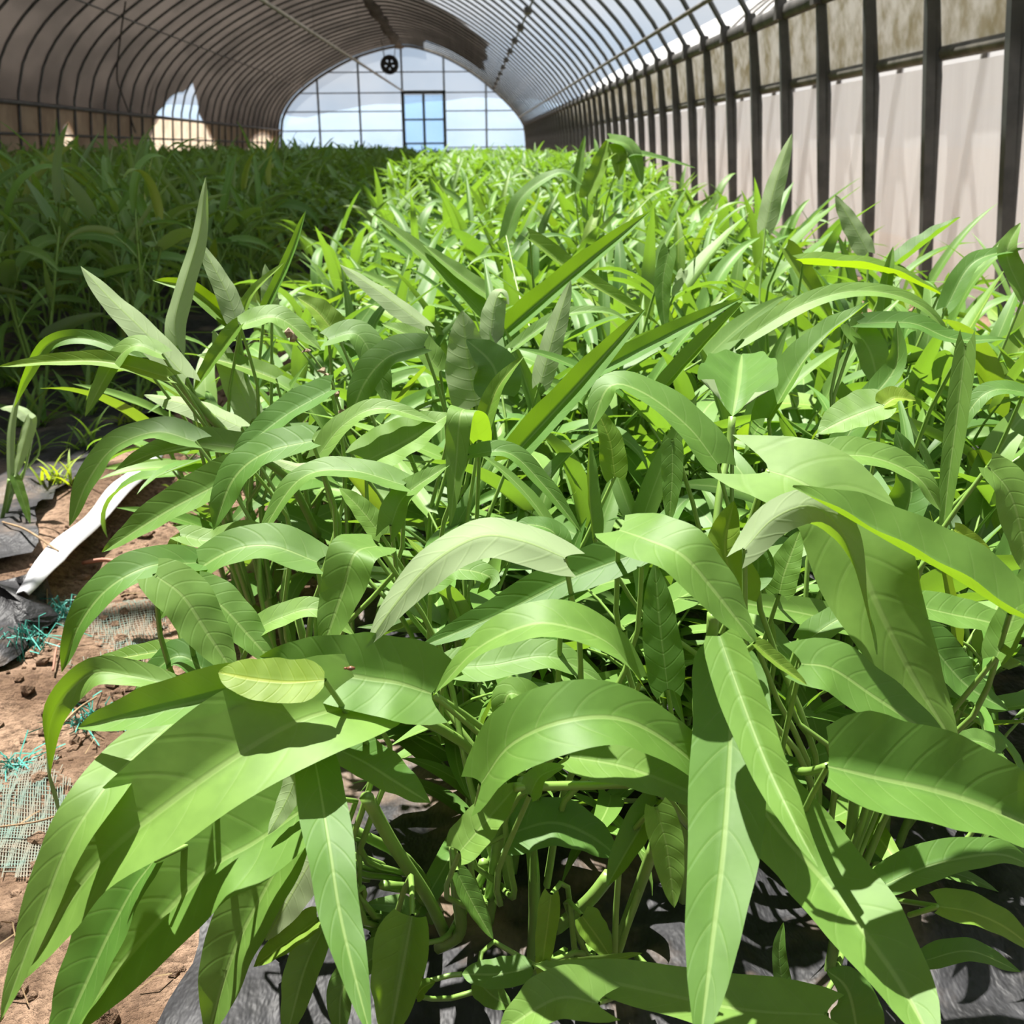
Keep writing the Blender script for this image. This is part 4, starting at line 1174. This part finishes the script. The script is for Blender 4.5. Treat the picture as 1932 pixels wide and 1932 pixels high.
# ------------------------------------------------------------------ filler plants: templates copied over the beds
def bend_leaf(L, hw, bend, side, fold, ns, nc, seed, twist=0.0):
    t = np.linspace(0, 1, ns)
    th = -bend * t ** 1.4
    dy, dz, dx = np.cos(th), np.sin(th), side * t
    P = np.stack([np.cumsum(dx), np.cumsum(dy), np.cumsum(dz)], 1) - np.array([dx[0], dy[0], dz[0]])
    P *= L / np.linalg.norm(np.diff(P, axis=0), axis=1).sum()
    Nh = np.stack([np.zeros(ns), -dz, dy], 1)
    return leaf_grid(P, Nh, hw, ns, nc, fold, 0.07, False, 0.05, seed, 0.0, twist)
LEAFM = []
vr = random.Random(3)
for k in range(18):
    b = [0.15, 0.35, 0.6, 0.9, 1.3, 1.8][k % 6]
    V, Fc, UV = bend_leaf(1.0, vr.choice([.06, .072, .082, .092, .102]), b, vr.uniform(-.25, .25), vr.uniform(.12, .5), 13, 4, k, vr.uniform(-.7, .7))
    o = mk('leaf', V, Fc, MAT['leaf2'], None, True, UV)
    LEAFM.append((o.data, b))
    bpy.data.objects.remove(o)
def make_template(seed, nst):
    """list of (leaf mesh, matrix) and a stem mesh; about 0.44 m tall"""
    r = random.Random(seed)
    leaves, mb = [], MB()
    for s in range(nst):
        a0 = r.uniform(0, 2 * math.pi)
        lean = r.uniform(0.02, 0.09)
        hh = r.uniform(0.25, 0.33)
        top = np.array([math.cos(a0) * lean, math.sin(a0) * lean, hh])
        st = spline([np.array([0, 0, -0.02]), top * 0.5 + np.array([r.uniform(-.015, .015), r.uniform(-.015, .015), 0]), top], 7)
        mb.tube(st, np.linspace(.0045, .0028, 7), 5, False)
        nn = 8
        az = r.uniform(0, 6.28)
        for i in range(nn):
            f_ = 0.28 + 0.72 * (i / (nn - 1)) ** 0.8
            j = f_ * 6; i0 = min(int(j), 5)
            p = st[i0] * (1 - (j - i0)) + st[i0 + 1] * (j - i0)
            az += 2.4 + r.uniform(-.4, .4)
            el = math.radians(r.uniform(35, 70))
            pl = r.uniform(.035, .085)
            dirv = np.array([math.cos(az) * math.cos(el), math.sin(az) * math.cos(el), math.sin(el)])
            q = p + dirv * pl
            mb.tube([p, p + dirv * pl * .5 + np.array([0, 0, .004]), q], [.002, .0016, .0013], 4, False)
            tp = i >= nn - 1
            L = r.uniform(.115, .185) * (0.8 + 0.3 * f_)
            pit = math.radians(r.uniform(30, 82) if tp else r.uniform(-5, 60))
            mesh, b = r.choice(LEAFM)
            Yl = Vector((math.cos(az) * math.cos(pit), math.sin(az) * math.cos(pit), math.sin(pit)))
            Xl = Vector((math.sin(az), -math.cos(az), 0))
            Zl = Xl.cross(Yl)
            rl = Matrix.Rotation(r.uniform(-.7, .7), 3, Yl)
            Xl, Zl = rl @ Xl, rl @ Zl
            wsc = r.uniform(.75, 1.3) * (0.75 if tp else 1.0)
            Mx = Matrix(((Xl.x * L * wsc, Yl.x * L, Zl.x * L, q[0]), (Xl.y * L * wsc, Yl.y * L, Zl.y * L, q[1]), (Xl.z * L * wsc, Yl.z * L, Zl.z * L, q[2]), (0, 0, 0, 1)))
            leaves.append((mesh, Mx))
    so = mk('stem', mb.v, mb.f, MAT['stem'], None, True)
    sm = so.data
    bpy.data.objects.remove(so)
    return leaves, sm
TEMPL = [make_template(100 + k, 3) for k in range(10)]
SMALL = [make_template(200 + k, 1) for k in range(4)]
def place(x, y, h, rz, tmpl, label, group, rr, wide=1.0):
    leaves, sm = tmpl
    s = h / 0.44
    root = bpy.data.objects.new('water_spinach', None)
    root.empty_display_size = 0.05
    root.location = (x, y, float(gz(x, y)) + 0.006)
    root.rotation_euler = (0, 0, rz)
    root.scale = (1.0 + (s - 1) * .4, 1.0 + (s - 1) * .4, s)
    COL.objects.link(root)
    tag(root, label, 'plant', group)
    o = bpy.data.objects.new('stem', sm); COL.objects.link(o); o.parent = root
    for mesh, Mx in leaves:
        o = bpy.data.objects.new('leaf', mesh); COL.objects.link(o); o.parent = root
        o.matrix_basis = Mx @ Matrix.Diagonal((wide, 1, 1, 1))
        t_ = rr.random()
        o.color = (*(YG if t_ > .93 else (PALE if t_ > .78 else (DK if t_ < .2 else (1, 1, 1)))), 1)
def zc(y):
    return float(np.interp(y, [.6, .8, 1.2, 1.65, 2.6, 4.2, 7, 34], [.36, .40, .425, .44, .465, .51, .545, .56]))
rr = random.Random(11)
count = 0
spots = []
y = 0.80
while y < 5.7:
    st = 0.145 if y < 1.6 else (0.165 if y < 3 else 0.205)
    x = -0.32 + rr.uniform(0, .1)
    while x < 0.98:
        spots.append((x + rr.uniform(-.05, .05), y + rr.uniform(-.06, .06)))
        x += st
    y += st
vis_spots = []
for x, y in spots:
    px, py, dz = proj((x, y, 0.42))
    if -160 < px < 2090 and py < 2250 and not (y < 1.15 and x < -.10): vis_spots.append((x, y))
print('lit plants', len(vis_spots))
for x, y in vis_spots:
    h = zc(y) * rr.uniform(.86, 1.03)
    if y < 0.95: h *= 0.80 if y < .8 else .9
    if x < -0.1: h *= 0.92
    if x > 0.75: h *= 0.86
    place(x, y, h, rr.uniform(0, 6.28), rr.choice(SMALL if y < .74 else TEMPL),
          'water spinach among the ' + ('path-side' if x < 0.08 else ('central' if x < 0.55 else 'wall-side')) + ' plants of the sunlit bed, '
          + ('close behind the front plants' if y < 1.5 else ('in its middle stretch' if y < 3.2 else 'near its far crest')), 'water spinach crowd in the sunlit bed', rr, 1.15)
for k in range(34):
    x, y = rr.uniform(-.05, .85), rr.uniform(.70, 1.25)
    place(x, y, rr.uniform(.16, .23) if y < .85 else rr.uniform(.26, .33), rr.uniform(0, 6.28), rr.choice(SMALL),
          'low young water spinach growing under the front plants', 'young water spinach under the front plants', rr, 1.15)
# shaded bed
left = []
y = 2.5
while y < 6.0:
    x = -0.82
    while x > -3.3:
        left.append((x + rr.uniform(-.08, .08), y + rr.uniform(-.08, .08)))
        x -= 0.225
    y += 0.235
left = [q for q in left if not (q[1] < 2.72 and q[0] > -1.05) and -150 < proj((q[0], q[1], .5))[0] < 2000]
left.sort(key=lambda q: q[1])
LEFTN = left[:90]
print('left plants', len(left))
for x, y in LEFTN:
    place(x, y, rr.uniform(.50, .63), rr.uniform(0, 6.28), rr.choice(TEMPL),
          'dark water spinach in the shaded left bed, ' + ('in its front rows' if y < 3.6 else 'behind its front rows') + (' along the path' if x > -1.5 else ' toward the left wall'), 'water spinach crowd in the shaded bed', rr)
YL = max(q[1] for q in LEFTN)

# the rest of the crop, far down the tunnel
def mass(name, xs, ys, hz, label, seed, big=1.0):
    r = np.random.default_rng(seed)
    n = len(xs)
    az = r.uniform(0, 2 * math.pi, n); pit = np.radians(r.uniform(0, 75, n))
    L = r.uniform(.10, .19, n) * big; hw = L * r.uniform(.06, .10, n)
    bend = r.uniform(.4, 1.9, n)
    zb_ = hz * r.uniform(.35, .88, n)
    rows = np.array([0, .3, .6, .85])
    V = np.zeros((n, 13, 3))
    p = np.stack([xs, ys, zb_], 1)
    sx = np.stack([np.sin(az), -np.cos(az), np.zeros(n)], 1)
    prev = 0.0
    wds = [.75, 1.0, .75, .38]
    UVt = []
    for i, t in enumerate(list(rows) + [1.0]):
        ang = pit - bend * (t * .6 + .4 * prev)
        if i:
            st = (t - prev) * L
            p = p + np.stack([np.cos(az) * np.cos(ang), np.sin(az) * np.cos(ang), np.sin(ang)], 1) * st[:, None]
        prev = t
        if i < 4:
            nn = np.stack([-np.cos(az) * np.sin(ang), -np.sin(az) * np.sin(ang), np.cos(ang)], 1)
            e = sx * (hw * wds[i])[:, None]
            V[:, i * 3] = p - e + nn * (hw * .3)[:, None]; V[:, i * 3 + 1] = p; V[:, i * 3 + 2] = p + e + nn * (hw * .3)[:, None]
            UVt += [(t, 0), (t, .5), (t, 1)]
        else:
            V[:, 12] = p; UVt += [(1, .5)]
    quads = np.array([(i * 3 + j, i * 3 + j + 1, i * 3 + j + 4, i * 3 + j + 3) for i in range(3) for j in range(2)])
    tris = np.array([(9, 10, 12), (10, 11, 12)])
    off = (np.arange(n) * 13)[:, None, None]
    Q = (quads[None] + off).reshape(-1, 4); T3 = (tris[None] + off).reshape(-1, 3)
    me = bpy.data.meshes.new(name)
    nv, nq, n3 = n * 13, len(Q), len(T3)
    me.vertices.add(nv); me.vertices.foreach_set('co', V.reshape(-1).astype(np.float32))
    lv = np.concatenate([Q.ravel(), T3.ravel()]).astype(np.int32)
    me.loops.add(len(lv)); me.loops.foreach_set('vertex_index', lv)
    me.polygons.add(nq + n3)
    me.polygons.foreach_set('loop_start', np.concatenate([np.arange(nq) * 4, nq * 4 + np.arange(n3) * 3]).astype(np.int32))
    me.polygons.foreach_set('use_smooth', np.ones(nq + n3, bool))
    ul = me.uv_layers.new(name='UVMap')
    uvv = np.tile(np.array(UVt, np.float32), (n, 1))
    ul.data.foreach_set('uv', uvv[lv].ravel())
    at = me.attributes.new('tone', 'FLOAT', 'POINT')
    at.data.foreach_set('value', np.repeat(r.random(n), 13).astype(np.float32))
    me.update(calc_edges=True)
    me.materials.append(MAT['leaf2'])
    o = bpy.data.objects.new(name, me); COL.objects.link(o)
    return tag(o, label, 'plants', kind='stuff')
r = np.random.default_rng(77)
def scatter(n, x0, x1, y0, y1):
    y = y0 + (y1 - y0) * r.random(n) ** 1.5
    return r.uniform(x0, x1, n), y
xs, ys = scatter(27000, -0.4, 0.98, 5.6, 33.2)
mass('water_spinach_crop', xs, ys, np.interp(ys, [6, 7, 34], [.56, .60, .62]), 'distant sunlit rows of water spinach along the dark posts', 1, 1.1)
xs, ys = scatter(62000, -5.0, -0.8, min(YL, 4.6), 33.2)
keep = ~((ys > 24) & (np.abs(xs + 1.15) < .3)) & ~((ys < YL + 0.1) & (xs > -2.9))
xs, ys = xs[keep], ys[keep]
mass('water_spinach_crop', xs, ys, np.interp(ys, [3, 8, 34], [.64, .66, .66]), 'distant shaded water spinach filling the left side up to the end wall', 2, 1.1)
xs = r.uniform(-.82, -.38, 3500); ys = r.uniform(4.5, 33, 3500)
mass('water_spinach_crop', xs, ys, np.full(3500, .56), 'distant shaded water spinach closing over the path toward the door', 3, 1.1)

# ------------------------------------------------------------------ weeds by the path
V, Fc, UV = bend_leaf(1.0, .045, .8, .1, .3, 8, 2, 5)
_o = mk('blade', V, Fc, MAT['leaf'], None, True, UV); BLADE = _o.data; bpy.data.objects.remove(_o)
def weed(px, py, n, h, label, col, seed):
    rw = random.Random(seed)
    c = on_plane(px, py, 2, 0.045); c[2] = float(gz(c[0], c[1])) + 0.01
    root = tag(empty('weed_tuft', tuple(c)), label, 'weed', 'weed tufts by the black film')
    for k in range(n):
        az, pit = rw.uniform(0, 6.28), math.radians(rw.uniform(35, 85))
        L = h * rw.uniform(.5, 1.1)
        Yl = Vector((math.cos(az) * math.cos(pit), math.sin(az) * math.cos(pit), math.sin(pit)))
        Xl = Vector((math.sin(az), -math.cos(az), 0)); Zl = Xl.cross(Yl)
        ox, oy = rw.uniform(-.03, .03), rw.uniform(-.02, .02)
        o = bpy.data.objects.new('blade', BLADE); COL.objects.link(o); o.parent = root
        o.matrix_basis = Matrix(((Xl.x * L, Yl.x * L, Zl.x * L, ox), (Xl.y * L, Yl.y * L, Zl.y * L, oy), (Xl.z * L, Yl.z * L, Zl.z * L, 0), (0, 0, 0, 1)))
        o.color = (*col, 1)
weed(112, 912, 22, .075, 'short yellow-green weed tuft on the black film', (2.0, 1.45, .8), 1)
weed(240, 800, 18, .11, 'grassy weed tuft behind the white strip', YG, 2)
weed(150, 850, 14, .10, 'dull green weed tuft left of the hanging leaf tip', (1, 1, 1), 3)
weed(60, 800, 26, .16, 'leafy weed clump at the foot of the shaded bed', (1, 1, 1), 4)
weed(190, 740, 26, .18, 'tall grassy weed clump before the dark bed', (1, 1, 1), 5)
weed(330, 720, 20, .16, 'grassy weed clump by the bend of the path', (1, 1, 1), 6)
weed(20, 730, 24, .18, 'dense weed clump at the left edge before the dark bed', (1, 1, 1), 7)
weed(270, 765, 22, .13, 'low grassy weed clump between the dark bed and the pale leaf tips', (1, 1, 1), 9)
weed(40, 860, 18, .12, 'small weed clump beside the wilting weed at the left edge', (1.1, 1.05, .8), 10)
weed(150, 780, 24, .15, 'thick weed clump on the black film below the drooping blade', (1, 1, 1), 11)
weed(380, 690, 18, .15, 'weed clump hidden behind the pale upright blades', (1, 1, 1), 12)
weed(95, 690, 24, .2, 'tall weed clump just under the upright pale blades', (1, 1, 1), 8)

# ------------------------------------------------------------------ dried flower spike and a tiny beetle
MAT['dryflower'] = plain('dry_flower', (0.36, 0.28, 0.19), (0.17, 0.11, 0.07), 120, 0.9)
b0 = unproj(640, 760, .99); tp = unproj(545, 628, .97)
spike = tag(empty('flower_spike', (b0[0], b0[1], 0.03)), 'dried brown flower spike rising from the leaves left of centre', 'flower')
o0 = np.array([b0[0], b0[1], 0.03])
pth = spline([o0, b0 - np.array([0, 0, .08]), b0, (b0 + tp) / 2 + np.array([.004, 0, .004]), tp], 16)
v, f = tube(pth - o0, np.linspace(.0022, .0011, 16), 5); mk('stalk', v, f, MAT['stem'], spike)
rf = np.random.default_rng(4)
for k, (t_, s) in enumerate([(1.0, .0085), (.985, .007), (.95, .005), (.90, .006), (.885, .0045), (.84, .0055), (.80, .004), (.775, .005), (.73, .004)]):
    j = t_ * 15; i0 = min(int(j), 14); p = pth[i0] * (1 - j + i0) + pth[i0 + 1] * (j - i0)
    vv = []
    for q in IV: vv.append(p - o0 + q * s * .55 * rf.uniform(.6, 1.4) + rf.normal(0, .0008, 3))
    mk('floret', vv, IF, MAT['dryflower'], spike, False)
bp = unproj(662, 1261, .555)
bug = empty('beetle', tuple(bp)); tag(bug, 'tiny brown beetle sitting on the edge of a shaded leaf', 'insect')
MAT['beetle'] = plain('beetle_shell', (0.16, 0.07, 0.03), (0.09, 0.04, 0.02), 300, 0.35)
mk('body', IV * np.array([.0026, .0014, .0013]), IF, MAT['beetle'], bug)
mk('head', IV * .0009 + np.array([-.0028, 0, .0001]), IF, MAT['beetle'], bug)
